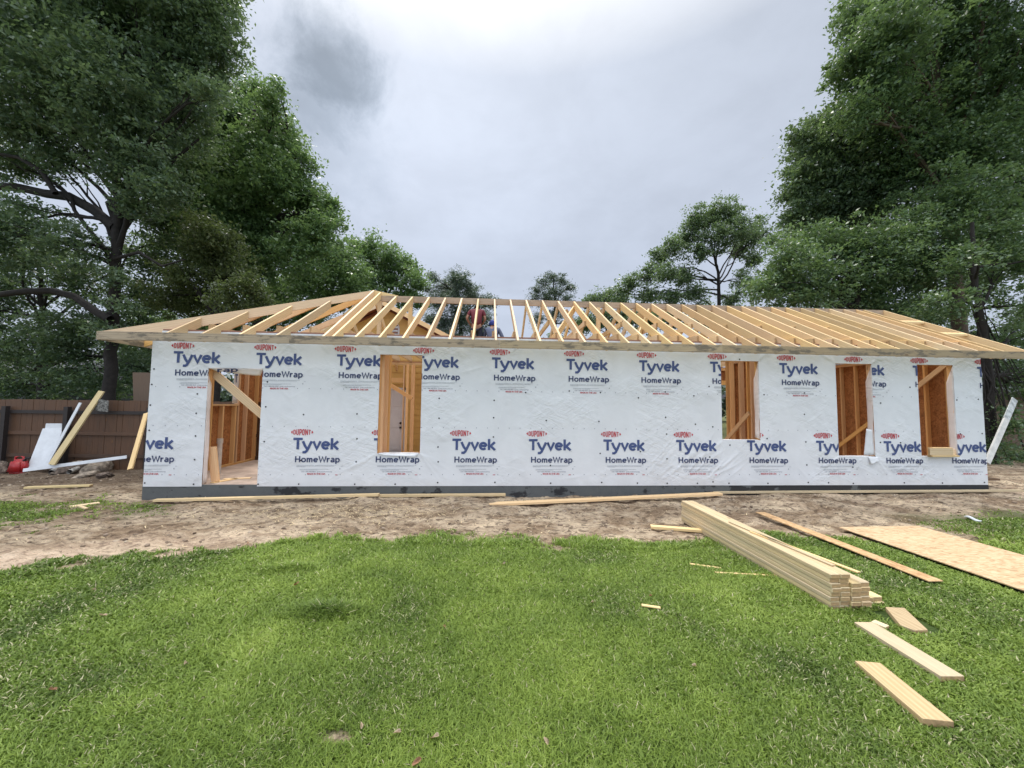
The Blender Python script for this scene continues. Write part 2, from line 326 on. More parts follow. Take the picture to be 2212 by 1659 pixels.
n1_ = T.noise(T.vmath('MULTIPLY', p, (1, 1.7, 1)), 1.6, 8, .65, .3); n2_ = T.noise(T.vmath('MULTIPLY', p, (1, 1.6, 1)), 9, 7, .7, .4); n3_ = T.noise(p, 60, 4, .7)
soil = T.ramp(n1_, [(.34, (.21, .14, .088)), (.45, (.38, .28, .185)), (.54, (.53, .42, .30)), (.64, (.74, .59, .41))])
soil = T.mix(T.maprange(n2_, .50, .60, 0, .75), soil, (.10, .07, .05, 1)); soil = T.mix(T.maprange(n2_, .34, .42, .65, 0), soil, (.60, .49, .37, 1))
sand = T.ramp(n2_, [(.38, (.86, .68, .51)), (.54, (.74, .56, .41)), (.66, (.42, .29, .21))])
soil = T.mix(T.math('MULTIPLY', sm, .9), soil, sand)
n4_ = T.noise(T.vmath('MULTIPLY', p, (1, 2.2, 1)), 22, 5, .7, .6)
soil = T.mix(T.maprange(n4_, .54, .66, 0, .6), soil, (.11, .078, .055, 1)); soil = T.mix(T.maprange(n4_, .30, .42, .45, 0), soil, (.66, .56, .43, 1))
hum = T.n('ShaderNodeAttribute', attribute_name='humus').outputs['Fac']; soil = T.mix(T.math('MULTIPLY', hum, T.maprange(n2_, .3, .6, .95, .55)), soil, (.085, .06, .045, 1))
vo = T.n('ShaderNodeTexVoronoi', {'Vector': T.vmath('MULTIPLY', p, (14, 22, 1)), 'Scale': 1.0, 'Randomness': 1.0})
chip = T.math('MULTIPLY', T.maprange(vo.outputs['Distance'], .10, .17, 1, 0), T.math('GREATER_THAN', T.n('ShaderNodeSeparateColor', {0: vo.outputs['Color']}).outputs[0], .86))
soil = T.mix(T.math('MULTIPLY', chip, .7), soil, (.55, .44, .31, 1))
turf = T.ramp(n2_, [(.3, (.045, .085, .02)), (.6, (.085, .13, .035)), (.75, (.15, .14, .06))])
c = T.mix(gm, soil, turf); c = T.mix(T.maprange(n3_, .3, .7, .22, 0), c, (.03, .024, .018, 1))
bp = T.n('ShaderNodeBump', {'Height': T.math('ADD', T.math('MULTIPLY', n2_, .7), T.math('MULTIPLY', n3_, .35)), 'Strength': 1.0, 'Distance': .06})
out(T, T.n('ShaderNodeBsdfPrincipled', {'Base Color': c, 'Roughness': .93, 'Specular IOR Level': .15, 'Normal': bp})); M['ground'] = m
gmv = grass_mask(X, Y)
sand_v = np.clip(1-np.abs(Y-(edge_y(X)+.42+.25*(fbm(X*.8, Y*.8, 3)-.5)))/.62, 0, 1)*np.clip((3.7-X)/2.2, 0, 1)*np.clip(.1+fbm(X*1.7, Y*3, 4)*2.2, 0, 1)
sand_v = np.maximum(sand_v, np.clip((fbm(X*1.1+5, Y*2.2+9, 4)-.56)*6, 0, 1)*np.clip((X-9.5)/3, 0, 1)*.55)
sand_v = np.maximum(sand_v, np.clip(1-np.hypot((X-17.4)/1.6, (Y+.2)/.6), 0, 1))
gr = link('ground', npmesh('ground', np.stack([X.ravel(), Y.ravel(), Zg.ravel()], 1), Fg, attrs={'turf': ('POINT', gmv.ravel()), 'sand': ('POINT', np.clip(sand_v, 0, 1).ravel()), 'humus': ('POINT', (np.clip((Y-.2-.3*fbm(X, Y, 3))/1.2, 0, 1)*np.clip((.6-X)/1.5, 0, 1)).ravel())}, smooth=True), None, M['ground'])
gr['kind'] = 'structure'

# ------------------------------------------------------------------ grass blades (one uncountable stuff object)
def covered(x, y):
    c = np.zeros(len(x), bool)
    for o in SC.objects:
        if o.parent is None and o.type == 'MESH' and o.get('category') in ('lumber', 'plank', 'board', 'osb sheet', 'osb strip', 'offcut', 'stake', 'chip'):
            Mi = np.array(o.matrix_world.inverted()); bb = np.array(o.bound_box); z = o.matrix_world.translation.z
            lx = Mi[0, 0]*x+Mi[0, 1]*y+Mi[0, 2]*z+Mi[0, 3]; ly = Mi[1, 0]*x+Mi[1, 1]*y+Mi[1, 2]*z+Mi[1, 3]
            c |= (lx > bb[:, 0].min()) & (lx < bb[:, 0].max()) & (ly > bb[:, 1].min()) & (ly < bb[:, 1].max())
    return c
def grass_blades():
    P = []
    def scatter(x0, x1, y0, y1, dens):
        n = int((x1-x0)*(y1-y0)*dens); x = rng.uniform(x0, x1, n); y = rng.uniform(y0, y1, n)
        dist = np.hypot(x-CAM.x, y-CAM.y); ang = np.abs(np.arctan2(x-CAM.x, y-CAM.y)-YAW)
        keep = ~covered(x, y) & (grass_mask(x, y) > rng.uniform(.15, .95, n)) & (ang < R(62)) & (rng.random(n) < np.clip((2.6/dist)**1.15, .10, 1))
        P.append(np.stack([x[keep], y[keep]], 1))
    scatter(-2.5, 14.5, -5.6, -1.5, 30000); scatter(-6.5, 1.5, -2.4, .5, 14000); scatter(11.5, 19, -2.6, 0, 1500)
    P_ = np.concatenate(P); x, y = P_.T; n = len(x)
    patch = fbm(x*1.1+3, y*1.1, 4); tuft = np.clip(1-np.hypot((x-4.71)/.42, (y+3.79)/.15), 0, 1)+.6*np.clip(1-np.hypot((x-4.02)/.4, (y+2.95)/.13), 0, 1)
    dist = np.hypot(x-CAM.x, y-CAM.y)
    h = (.015+.022*rng.random(n))*(.75+.7*patch)*(1+2.0*tuft)*(1+.9*(np.abs(y-edge_y(x)) < .16)*rng.random(n)**2)*np.clip(.85+dist*.045, 1, 1.35); w = (.0015+.0018*rng.random(n))*np.clip(dist/2.1, 1, 3.4)
    far = (y > -1.9)|(x < 1.4); h = np.where(far & (y > edge_y(x)), h*.8, h)
    a = rng.uniform(0, 2*np.pi, n); lean = rng.uniform(.3, 1.5, n)*h; la = a+rng.normal(0, .6, n)+1.57
    z = ground_z(x, y)-.004; wx, wy = np.cos(a)*w, np.sin(a)*w; lx, ly = np.cos(la)*lean, np.sin(la)*lean
    B = np.zeros((n, 5, 3)); 
    B[:, 0] = np.stack([x-wx, y-wy, z], 1); B[:, 1] = np.stack([x+wx, y+wy, z], 1)
    B[:, 2] = np.stack([x+wx*.8+lx*.4, y+wy*.8+ly*.4, z+h*.62], 1); B[:, 3] = np.stack([x-wx*.8+lx*.4, y-wy*.8+ly*.4, z+h*.62], 1)
    B[:, 4] = np.stack([x+lx, y+ly, z+h*(.72+.28*rng.random(n))], 1)
    i = np.arange(n)[:, None]*5
    tri = np.concatenate([i+[0, 1, 2], i+[0, 2, 3], i+[3, 2, 4]], 0)
    pf = fbm(x*4.5+11, y*4.5, 3); tone = np.clip(-.05+.75*patch+.35*(pf-.5)+.06+.35*(rng.random(n)-.5)-.38*tuft*(.3+1.4*pf), 0, 1); dry = rng.random(n) < (.022+.05*(patch < .42)); tone = np.where(dry, 1.0, tone*.82)
    me = npmesh('grass', B.reshape(-1, 3), tri, attrs={'tone': ('POINT', np.repeat(tone, 5))})
    m, T = newmat('grass_blades'); t = T.n('ShaderNodeAttribute', attribute_name='tone').outputs['Fac']
    c = T.ramp(t, [(0, (.08, .135, .024)), (.28, (.18, .27, .042)), (.6, (.33, .435, .085)), (.82, (.46, .525, .15)), (.9, (.50, .49, .26)), (1, (.58, .54, .34))])
    d = T.n('ShaderNodeBsdfPrincipled', {'Base Color': c, 'Roughness': .5, 'Specular IOR Level': .4}); tr = T.n('ShaderNodeBsdfTranslucent', {'Color': c})
    out(T, T.n('ShaderNodeMixShader', {0: .3, 1: d.outputs[0], 2: tr.outputs[0]}))
    o = link('grass', me, None, m); tag(o, 'green lawn grass with dry blades in front of the dirt strip', 'grass', kind='stuff'); print('blades', n)
def ordinal(i): return ['first', 'second', 'third', 'fourth', 'fifth', 'sixth', 'seventh', 'eighth', 'ninth', 'tenth'][i]

# ================================================================== THE UNFINISHED HOUSE
LX = 16.13; DY = 4.5; OH = .45; ZT = 2.77; RY = 2.25; RZ = 4.15; FT = 2.615; SL = (RZ-FT)/(RY+OH)
house = empty('unfinished_house', (0, 0, 0), label='long one-storey house under construction, white wrapped wall and bare rafters on a slab', cat='house')
OPEN = [(.98, 1.92, -.04, 2.08), (4.0, 4.77, .56, 2.38), (10.56, 11.33, .84, 2.39), (12.95, 13.72, .53, 2.38), (14.71, 15.50, .53, 2.39)]
box('foundation', (-.012, -.012, -.55), (LX+.012, DY+.012, -.004), M['concrete'], house)
box('floor', (.0, .0, -.003), (LX, DY, .004), M['floor'], house)
def fold_list():
    L = []
    r = np.random.default_rng(11)
    for (a, b, c, d) in OPEN:
        for (cx, cz, sx, sz) in ((a, c, -1, -1), (b, c, 1, -1), (a, d, -1, 1), (b, d, 1, 1)):
            for k in range(9):
                th = math.atan2(sz*r.uniform(.3, 1.4), sx*r.uniform(.3, 1.1)); l = r.uniform(.25, .95); s = r.uniform(.0, .08)
                L.append((cx+math.cos(th)*s, cz+math.sin(th)*s, cx+math.cos(th)*l, cz+math.sin(th)*l, r.uniform(.012, .024), r.uniform(.002, .0065)))
    for k in range(110):
        x, z = r.uniform(0, LX), r.uniform(0, 2.7); th = r.choice([.75, .5, 2.4, 1.2, .9])+r.normal(0, .18); l = r.uniform(.2, .7)
        L.append((x, z, x+math.cos(th)*l, z+math.sin(th)*l, r.uniform(.016, .034), r.uniform(.002, .006)))
    for k in range(40):   # the slack diagonal creases right of mid wall
        x = r.uniform(9.0, 10.7); z = r.uniform(.05, .5); L.append((x, z, x+r.uniform(.25, .6), z+r.uniform(.25, .75), r.uniform(.014, .03), r.uniform(.005, .013)))
    return np.array(L)
FOLD = fold_list()
def wrap_y(x, z):
    x = np.asarray(x, float); z = np.asarray(z, float)
    y = -.004*fbm(x*1.4, z*1.4+5, 3)-.002*fbm(x*5, z*5, 2)
    for x0, z0, x1, z1, s, a in FOLD:
        sel = (x > min(x0, x1)-.1) & (x < max(x0, x1)+.1)
        if not sel.any(): continue
        dx, dz = x1-x0, z1-z0; L2 = dx*dx+dz*dz; xs, zs = x[sel], z[sel]; t = ((xs-x0)*dx+(zs-z0)*dz)/L2; tc = np.clip(t, 0, 1)
        d = np.hypot(xs-x0-tc*dx, zs-z0-tc*dz); y[sel] -= a*np.exp(-(d/s)**2)*(1-tc*.7)*(.35+1.1*fbm(xs*7+x0*9, zs*7+z0*5, 2))*np.clip(1.15-np.abs(2*t-1), 0, 1)**.5
    return y-.016
xs = np.unique(np.round(np.concatenate([np.arange(0, LX, .018), [LX]]+[[a, b] for a, b, c, d in OPEN]), 4)); zs = np.unique(np.round(np.concatenate([np.arange(-.03, 2.733, .018), [2.733]]+[[c, d] for a, b, c, d in OPEN[1:]]+[[2.08]]), 4))
XX, ZZ = np.meshgrid(xs, zs); YY = wrap_y(XX.ravel(), ZZ.ravel()).reshape(XX.shape)
id_ = np.arange(XX.size).reshape(XX.shape); cxm = (XX[:-1, :-1]+XX[1:, 1:])/2; czm = (ZZ[:-1, :-1]+ZZ[1:, 1:])/2; keep = np.ones_like(cxm, bool)
for a, b, c, d in OPEN: keep &= ~((cxm > a) & (cxm < b) & (czm > c) & (czm < d))
Fw = np.stack([id_[:-1, :-1], id_[:-1, 1:], id_[1:, 1:], id_[1:, :-1]], -1)[keep]
wrap = link('house_wrap', npmesh('house_wrap', np.stack([XX.ravel(), YY.ravel(), ZZ.ravel()], 1), Fw, smooth=True), house, M['wrap'])
# wrap on the two end walls
box('house_wrap', (LX+.011, .0, -.03), (LX+.014, DY, 2.733), M['wrap'], house)
# ---- the print on the wrap
_tc = {}
def text_tris(s, bold):
    if (s, bold) in _tc: return _tc[(s, bold)]
    cu = bpy.data.curves.new('print_text', 'FONT'); cu.body = s; cu.offset = bold; cu.resolution_u = 3; o = bpy.data.objects.new('print_text', cu); COL.objects.link(o)
    bpy.context.view_layer.update(); me = bpy.data.meshes.new_from_object(o.evaluated_get(bpy.context.evaluated_depsgraph_get()))
    V = np.empty(len(me.vertices)*3); me.vertices.foreach_get('co', V); V = V.reshape(-1, 3)[:, :2]; Fc = [tuple(p.vertices) for p in me.polygons]
    bpy.data.objects.remove(o); bpy.data.curves.remove(cu); bpy.data.meshes.remove(me)
    lo, hi = V.min(0), V.max(0); V = (V-lo)/(hi-lo); _tc[(s, bold)] = (V, Fc); return V, Fc
def arc_(cx, cy, rx, ry, a0, a1, n=14): return [(cx+rx*math.cos(R(a0+(a1-a0)*k/n)), cy+ry*math.sin(R(a0+(a1-a0)*k/n))) for k in range(n+1)]
GL_ = {'T': (.70, [[(0, .915), (.74, .915)], [(.37, 0), (.37, .83)]]), 'y': (.84, [[(.06, .72), (.24, .30), (.40, .06)], [(.76, .72), (.50, .10), (.38, -.14), (.26, -.25), (.06, -.25)]]), 'v': (.70, [[(.05, .72), (.335, .07), (.62, .72)]]),
 'e': (.74, [[(.08, .37), (.60, .37)], arc_(.34, .36, .265, .28, 0, 318)]), 'k': (.64, [[(.09, 0), (.09, 1)], [(.58, .72), (.22, .37), (.60, 0)]]),
 'H': (.88, [[(.09, 0), (.09, 1)], [(.66, 0), (.66, 1)], [(.15, .52), (.60, .52)]]), 'o': (.78, [arc_(.34, .355, .265, .285, 0, 360, 18)]), 'm': (.96, [[(.09, 0), (.09, .72)], [(.10, .48), (.18, .61), (.30, .645), (.40, .58), (.425, .42), (.425, 0)], [(.43, .48), (.52, .61), (.63, .645), (.73, .58), (.76, .42), (.76, 0)]]),
 'W': (1.18, [[(.05, 1), (.31, .06), (.56, .88), (.81, .06), (1.07, 1)]]), 'r': (.52, [[(.09, 0), (.09, .72)], [(.10, .44), (.2, .60), (.42, .64)]]), 'a': (.70, [[(.12, .62), (.30, .65), (.46, .60), (.51, .45), (.51, 0)], [(.51, .38), (.27, .38), (.13, .30), (.10, .18), (.18, .07), (.33, .06), (.50, .19)]]), 'p': (.72, [[(.09, -.27), (.09, .72)], [(.10, .55), (.24, .64), (.42, .63), (.55, .48), (.56, .25), (.44, .08), (.27, .05), (.10, .13)]]),
 'D': (.58, [[(.09, .50), (.09, .91), (.30, .91), (.41, .76), (.41, .24), (.30, .09), (.09, .09), (.09, .50)]]), 'U': (.58, [[(.09, 1), (.09, .22), (.18, .09), (.32, .09), (.41, .22), (.41, 1)]]), 'P': (.54, [[(.09, 0), (.09, .915), (.33, .915), (.41, .82), (.41, .52), (.33, .43), (.15, .43)]]), 'O': (.58, [[(.09, .5), (.09, .78), (.18, .91), (.32, .91), (.41, .78), (.41, .22), (.32, .09), (.18, .09), (.09, .22), (.09, .5)]]), 'N': (.64, [[(.085, 0), (.085, 1)], [(.11, .93), (.44, .07)], [(.47, 0), (.47, 1)]])}
def stroke_text(s, wd, cond_T=False):
    V, Fc, x, lay = [], [], 0.0, []
    for ch in s:
        adv, L = GL_[ch]
        if ch == 'T' and cond_T: adv, L = .5, [[(0, .915), (.46, .915)], [(.23, 0), (.23, .83)]]
        for li, pl_ in enumerate(L):
            P = np.array(pl_, float)+[x, 0]; n = len(P); closed = np.allclose(P[0], P[-1]); d = P[1:]-P[:-1]; d /= np.linalg.norm(d, axis=1)[:, None]; nn = np.stack([-d[:, 1], d[:, 0]], 1); i0 = len(V)
            for k in range(n):
                if closed and k in (0, n-1): a, b = nn[-1], nn[0]
                else: a, b = nn[max(k-1, 0)], nn[min(k, n-2)]
                m_ = a+b; m_ = m_/np.linalg.norm(m_); sc_ = min(1/max(m_@b, .3), 1.9)*wd/2; V += [P[k]+m_*sc_, P[k]-m_*sc_]; lay += [li, li]
            Fc += [(i0+2*k, i0+2*k+1, i0+2*k+3, i0+2*k+2) for k in range(n-1)]
        x += adv
    V = np.array(V); lo, hi = V.min(0), V.max(0); return np.c_[(V-lo)/(hi-lo), np.array(lay)*.0006], Fc
_st = {k: stroke_text(k, w_, k == 'DUPONT') for k, w_ in (('Tyvek', .21), ('HomeWrap', .19), ('DUPONT', .15))}
def oval(V):   # letters taller in the middle of the badge
    V = V.copy(); V[:, 1] = .5+(V[:, 1]-.5)*(1-.30*(2*V[:, 0]-1)**2); return V
def place(x0, z0, name, s, rect, mat, bold, warp=None, cuts=True, flip=False):
    V, Fc = _st[s] if s in _st else text_tris(s, bold)
    if warp: V = warp(V)
    bm = bmesh.new(); vs = [bm.verts.new((x0+rect[0]+v[0]*rect[2], -v[2] if len(v) > 2 else 0, z0+rect[1]+v[1]*rect[3])) for v in V]
    for f in Fc:
        try: bm.faces.new([vs[i] for i in f])
        except ValueError: pass
    return clip_bm(bm)
def bars(x0, z0, L):
    bm = bmesh.new()
    for a, b, w, h in L:
        bm.faces.new([bm.verts.new((x0+a+i*w, 0, z0+b+j*h)) for i, j in ((0, 0), (1, 0), (1, 1), (0, 1))])
    return clip_bm(bm)
def clip_bm(bm):
    def cut(co, no, clear=False):
        bmesh.ops.bisect_plane(bm, geom=list(bm.verts)+list(bm.edges)+list(bm.faces), plane_co=co, plane_no=no, clear_outer=clear)
    if not bm.verts: return bm
    x0, x1 = min(v.co.x for v in bm.verts), max(v.co.x for v in bm.verts); z0, z1 = min(v.co.z for v in bm.verts), max(v.co.z for v in bm.verts)
    if x0 < 0.003: cut((.003, 0, 0), (-1, 0, 0), True)
    if x1 > LX-.003: cut((LX-.003, 0, 0), (1, 0, 0), True)
    for a, b, c, d in OPEN:
        if x1 > a and x0 < b and z1 > c and z0 < d:
            for co, no in (((a, 0, 0), (1, 0, 0)), ((b, 0, 0), (1, 0, 0)), ((0, 0, c), (0, 0, 1)), ((0, 0, d), (0, 0, 1))): cut(co, no)
            dead = [f for f in bm.faces if a < f.calc_center_median().x < b and c < f.calc_center_median().z < d]
            bmesh.ops.delete(bm, geom=dead, context='FACES')
    if bm.verts:
        for x in np.arange(math.floor(x0/.026)*.026+.026, x1, .026): cut((x, 0, 0), (1, 0, 0))
        for z in np.arange(math.floor(z0/.026)*.026+.026, z1, .026): cut((0, 0, z), (0, 0, 1))
    return bm
def emit(name, bms, mat):
    bm = bmesh.new()
    for b in bms:
        me = bpy.data.meshes.new('tmp'); b.to_mesh(me); b.free(); bm.from_mesh(me); bpy.data.meshes.remove(me)
    if not bm.faces: bm.free(); return
    y = wrap_y([v.co.x for v in bm.verts], [v.co.z for v in bm.verts])
    for v, yy in zip(bm.verts, y): v.co.y = yy-.0055+v.co.y
    bm.normal_update()
    for f in bm.faces:
        if f.normal.y > 0: f.normal_flip()
    me = bpy.data.meshes.new(name); bm.to_mesh(me); bm.free(); return link(name, me, wrap, mat)
U = .002217
rr = random.Random(5)
def logo(x, z):
    tri = []
    emit('printed_badge', [place(x, z, 't', 'DUPONT', (.044, -.058, .306, .116), None, .045, oval)] + [arrow(x, z, 0), arrow(x, z, 1)], M['red'])
    emit('printed_brand', [place(x, z, 't', 'Tyvek', (23*U, -172*U, 364*U, 127*U), None, .018)], M['blue'])
    emit('printed_name', [place(x, z, 't', 'HomeWrap', (42*U, -256*U, 355*U, 65*U), None, .012)], M['navy'])
    L = []
    for a, b, w in ((57, -268, 135), (57, -275, 150), (204, -268, 170), (204, -275, 150), (82, -300, 225), (82, -307, 150), (57, -280, 70)):
        cx = a
        while cx < a+w: ww = rr.uniform(4, 13); L.append((cx*U, b*U, min(ww, a+w-cx)*U, .0065)); cx += ww+2.2
    L += [(408*U, -277*U, 14*U, .006), (395*U, -300*U, 9*U, .022), (387*U, -286*U, .0, .0)][:2]
    emit('printed_lines', [bars(x, z, L), place(x, z, 't', 'R', (402*U, -236*U, .013, .013), None, .03), place(x, z, 't', 'R', (384*U, -149*U, .014, .014), None, .03)], M['grey'])
    emit('printed_contact', [place(x, z, 't', 'Call 1-800-448-9835  tyvek.com/homewrap', (95*U, -325*U, 244*U, .024), None, .01)], M['dgrey'])
    emit('printed_origin', [place(x, z, 't', 'MADE IN THE USA', (143*U, -343*U, 144*U, .030), None, .03)], M['red'])
def arrow(x, z, side):
    bm = bmesh.new(); pts = [(0, 0), (.028, .030), (.034, 0), (.028, -.030)]
    if side: pts = [(.396-a, b) for a, b in pts][::-1]
    bm.faces.new([bm.verts.new((x+a, 0, z+b)) for a, b in pts]); return clip_bm(bm)
for i in range(12): logo(.3233+1.4236*i, 2.4676)
for i in range(-2, 10): logo(2.462+1.4236*i, .9374)
emit('printed_ticks', [bars(0, 0, [(.1+.2034*k, zz, .011, .016) for k in range(79) for zz in (1.72, 1.03, .17)])], M['dgrey'])
emit('printed_ticks', [bars(0, 0, [(.42+1.4236*k, .168, .045, .012) for k in range(12)])], M['red'])
# ---- black cap nails, where the photograph has them
Z5 = [(1228, 308), (1210, 430), (1198, 593), (1190, 792), (1570, 505), (1561, 658), (1556, 837), (1548, 1024), (1540, 1218), (1155, 1208), (2123, 410), (2110, 607), (2098, 882), (2050, 1218)]
Z6 = [(397, 668), (819, 663), (819, 859), (812, 1041), (376, 1030), (359, 1217), (801, 1218), (1120, 1218), (1468, 540), (1467, 697), (1459, 924), (1460, 1041), (1456, 1205), (1902, 556), (1898, 693), (1896, 845), (1908, 1203), (1897, 1040), (2151, 494)]
Z7 = [(302, 715), (320, 900), (335, 1070), (337, 1210), (484, 482), (730, 494), (718, 722), (728, 975), (740, 1204), (1030, 536), (1045, 960), (1022, 1209), (1242, 489), (1245, 690), (1252, 822), (1254, 1017), (1257, 1211), (1467, 520), (1480, 744), (1342, 412), (1496, 1211), (1588, 446), (1617, 765), (1592, 1003), (1619, 1199), (1753, 909), (1745, 1210), (1829, 232)]
Z8 = [(147, 511), (467, 497), (466, 666), (478, 884), (171, 857), (177, 1047), (486, 1066), (178, 1216), (497, 1204), (657, 1206), (852, 1212), (848, 1083), (642, 983), (1068, 577), (1066, 888), (1225, 890), (1230, 1012), (1255, 1207), (1300, 452), (1670, 553), (1840, 547), (1870, 818), (1697, 820), (1556, 1208), (1888, 1204)]
nm = None
for org, L in ((0, Z5), (1000, Z6), (2000, Z7), (2932, Z8)):
    for x, y in L:
        p_ = onY((org+x/2.011)*.5486, (1300+y/2.011)*.5486, 0)
        if p_.z < 0.0: p_.z = .01
        if nm is None:
            bm = bmesh.new(); bmesh.ops.create_cone(bm, cap_ends=True, segments=12, radius1=.0145, radius2=.012, depth=.005, matrix=Matrix.Rotation(R(90), 4, 'X')); nm = bpy.data.meshes.new('cap_nail'); bm.to_mesh(nm); bm.free(); nm.materials.append(M['black'])
        o = link('cap_nail', nm, wrap); o.location = (p_.x, float(wrap_y([p_.x], [p_.z])[0])-.005, p_.z)
# ---- wrap folded round the openings, torn flaps
def sheet(name, P, mat, parent, nu=10, nv=6, amp=.006, seed=0, t=.0015):
    """crumpled film over a quad P00,P10,P11,P01"""
    P = [Vector(p) for p in P]; n = (P[1]-P[0]).cross(P[3]-P[0]).normalized(); V = []
    for j in range(nv+1):
        for i in range(nu+1):
            u, v = i/nu, j/nv; q = (P[0]*(1-u)+P[1]*u)*(1-v)+(P[3]*(1-u)+P[2]*u)*v
            q = q+n*amp*2*(float(fbm(np.array([u*4.0+seed]), np.array([v*4.0+seed*3]), 3)[0])-.5); V.append(q)
    I = np.arange((nu+1)*(nv+1)).reshape(nv+1, nu+1); Fq = np.stack([I[:-1, :-1], I[:-1, 1:], I[1:, 1:], I[1:, :-1]], -1).reshape(-1, 4)
    o = link(name, npmesh(name, np.array([list(v) for v in V]), Fq, smooth=True), parent, mat)
    md = o.modifiers.new('thickness', 'SOLIDIFY'); md.thickness = t; return o
for k, (a, b, c, d) in enumerate(OPEN[1:]):
    jx = b+.002
    if k: sheet('wrap_return', [(b-.001, -.018, c+.02), (b-.012, .10, c+.05), (b-.010, .10, d-.35), (b-.001, -.018, d-.01)], M['wrap_fold'], house, 4, 14, .012, k*2.1)
    sheet('wrap_sill', [(a+.02, -.02, c+.002), (b-.02, -.02, c+.002), (b-.03, .10, c+.006), (a+.02, .09, c+.006)], M['wrap'], house, 12, 3, .006, k+9)
sheet('wrap_return', [(.985, -.018, .0), (.995, .075, .03), (.99, .07, 1.75), (.982, -.018, 1.98)], M['wrap_fold'], house, 4, 18, .016, 4.4)
sheet('wrap_flap', [(.94, -.02, 2.085), (1.93, -.02, 2.085), (1.84, .06, 1.955), (1.12, .05, 2.02)], M['wrap_fold'], house, 16, 4, .02, 7.7)
sheet('wrap_flap', [(13.52, .02, .56), (13.70, -.01, .56), (13.66, -.03, 1.06), (13.57, .0, 1.08)], M['wrap'], house, 4, 10, .012, 3.3)
sheet('wrap_flap', [(13.56, -.03, .52), (13.76, -.035, .52), (13.74, -.07, .44), (13.58, -.06, .37)], M['wrap'], house, 6, 4, .012, 6.3)
sheet('wrap_flap', [(4.0, -.03, .56), (4.74, -.03, .555), (4.70, -.05, .50), (4.12, -.045, .53)], M['wrap'], house, 10, 3, .012, 1.3)
def wood_flap():
    prism('sill_board', [(3.99, .0, .555), (4.79, .0, .555), (4.79, .0, .520), (3.99, .0, .520)], (0, .09, 0), M['pine_in'], house)
def flat_print(name, s_, o, ux, uz, w, h, mat):
    V, Fc = _st[s_] if s_ in _st else stroke_text(s_, .19); o, ux, uz = Vector(o), Vector(ux), Vector(uz); n = ux.cross(uz).normalized()
    me = bpy.data.meshes.new(name); me.from_pydata([tuple(o+ux*v[0]*w+uz*v[1]*h+n*v[2]) for v in V], [], Fc); return link(name, me, house, mat)
flat_print('printed_name', 'rap', (1.14, -.034, 1.975), (1, .08, .05), (.35, -.5, .95), .34, .085, M['navy'])
# ---- walls: sheathing + studs
T2 = .038; T4 = .089
def wall_panel(name, seg, axis_, pos0, pos1, opens, mat):
    """OSB skin with openings, seg (lo,hi) along the wall, pos0..pos1 across it"""
    es = sorted({seg[0], seg[1], *[o[0] for o in opens], *[o[1] for o in opens]}); bm = bmesh.new()
    for a, b in zip(es[:-1], es[1:]):
        hs = [(0.0, 2.733)]
        for o in opens:
            if o[0] <= a and o[1] >= b: hs = [(l, h) for l, h in ((0.0, o[2]), (o[3], 2.733)) if h-l > .01]
        for l, h in hs:
            if axis_ == 'x': add_box(bm, (a, pos0, l), (b, pos1, h))
            else: add_box(bm, (pos0, a, l), (pos1, b, h))
    return finish(bm, name, mat, house, (0, 0, 1))
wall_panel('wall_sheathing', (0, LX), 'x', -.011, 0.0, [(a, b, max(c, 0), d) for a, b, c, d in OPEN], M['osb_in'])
def studs(axis_, seg, base_, opens, first=None, step=.4064, inward=1, plates=True, parts=True):
    lo, hi = seg; x = lo if first is None else first; L = []
    while x < hi-T2+1e-6: L.append(x); x += step
    L.append(hi-T2)
    for a, b, c, d in opens: L += [a-T2, b]
    L = sorted(L); Q = []
    for s in L:
        if Q and s-Q[-1] < T2+.001: continue
        Q.append(s)
    def bx(nm, s0, s1, z0, z1, wdt=T4):
        p0, p1 = (base_, base_+inward*wdt) if inward > 0 else (base_-wdt, base_)
        if axis_ == 'x': return box(nm, (s0, p0, z0), (s1, p1, z1), M['pine_in'], house)
        return box(nm, (p0, s0, z0), (p1, s1, z1), M['pine_in'], house)
    doors = [o for o in opens if o[2] <= 0]
    if plates:
        cur = lo
        for o in sorted(doors): bx('bottom_plate', cur, o[0], .005, .042); cur = o[1]
        bx('bottom_plate', cur, hi, .005, .042); bx('top_plate', lo, hi, 2.66, 2.7335)
    for s in Q:
        ok = [o for o in opens if s+T2 > o[0]+.002 and s < o[1]-.002]
        if not ok: bx('stud', s, s+T2, .043, 2.659)
        else:
            o = ok[0]
            if o[2] > .2: bx('cripple_stud', s, s+T2, .043, o[2]-.041)
            if o[3] < 2.4: bx('cripple_stud', s, s+T2, o[3]+.141, 2.659)
    for a, b, c, d in opens:
        bx('header', a, b, d+.001, d+.14)
        if c > .2: bx('sill', a, b, c-.040, c-.002)
studs('x', (0.1, LX-.1), 0.001, [(a, b, max(c, 0), d) for a, b, c, d in OPEN], first=.1+T2)
EO = [(1.40, 2.22, 1.42, 2.25)]
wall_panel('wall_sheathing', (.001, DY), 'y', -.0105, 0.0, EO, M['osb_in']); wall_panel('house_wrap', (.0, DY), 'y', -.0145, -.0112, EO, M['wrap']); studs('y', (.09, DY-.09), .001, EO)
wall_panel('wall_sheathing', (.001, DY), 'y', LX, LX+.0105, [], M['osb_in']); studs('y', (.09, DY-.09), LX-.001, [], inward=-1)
BO = [(13.25, 14.15, .4, 2.2), (8.2, 9.1, 0, 2.08)]
wall_panel('wall_sheathing', (5.2, LX), 'x', DY, DY+.0105, [(a, b, c, d) for a, b, c, d in BO], M['osb_in']); studs('x', (5.2, LX-.1), DY-.001, BO, inward=-1)
studs('x', (0.1, 5.2), DY-.001, [(2.55, 3.42, 0, 2.12)], first=3.66, inward=-1)
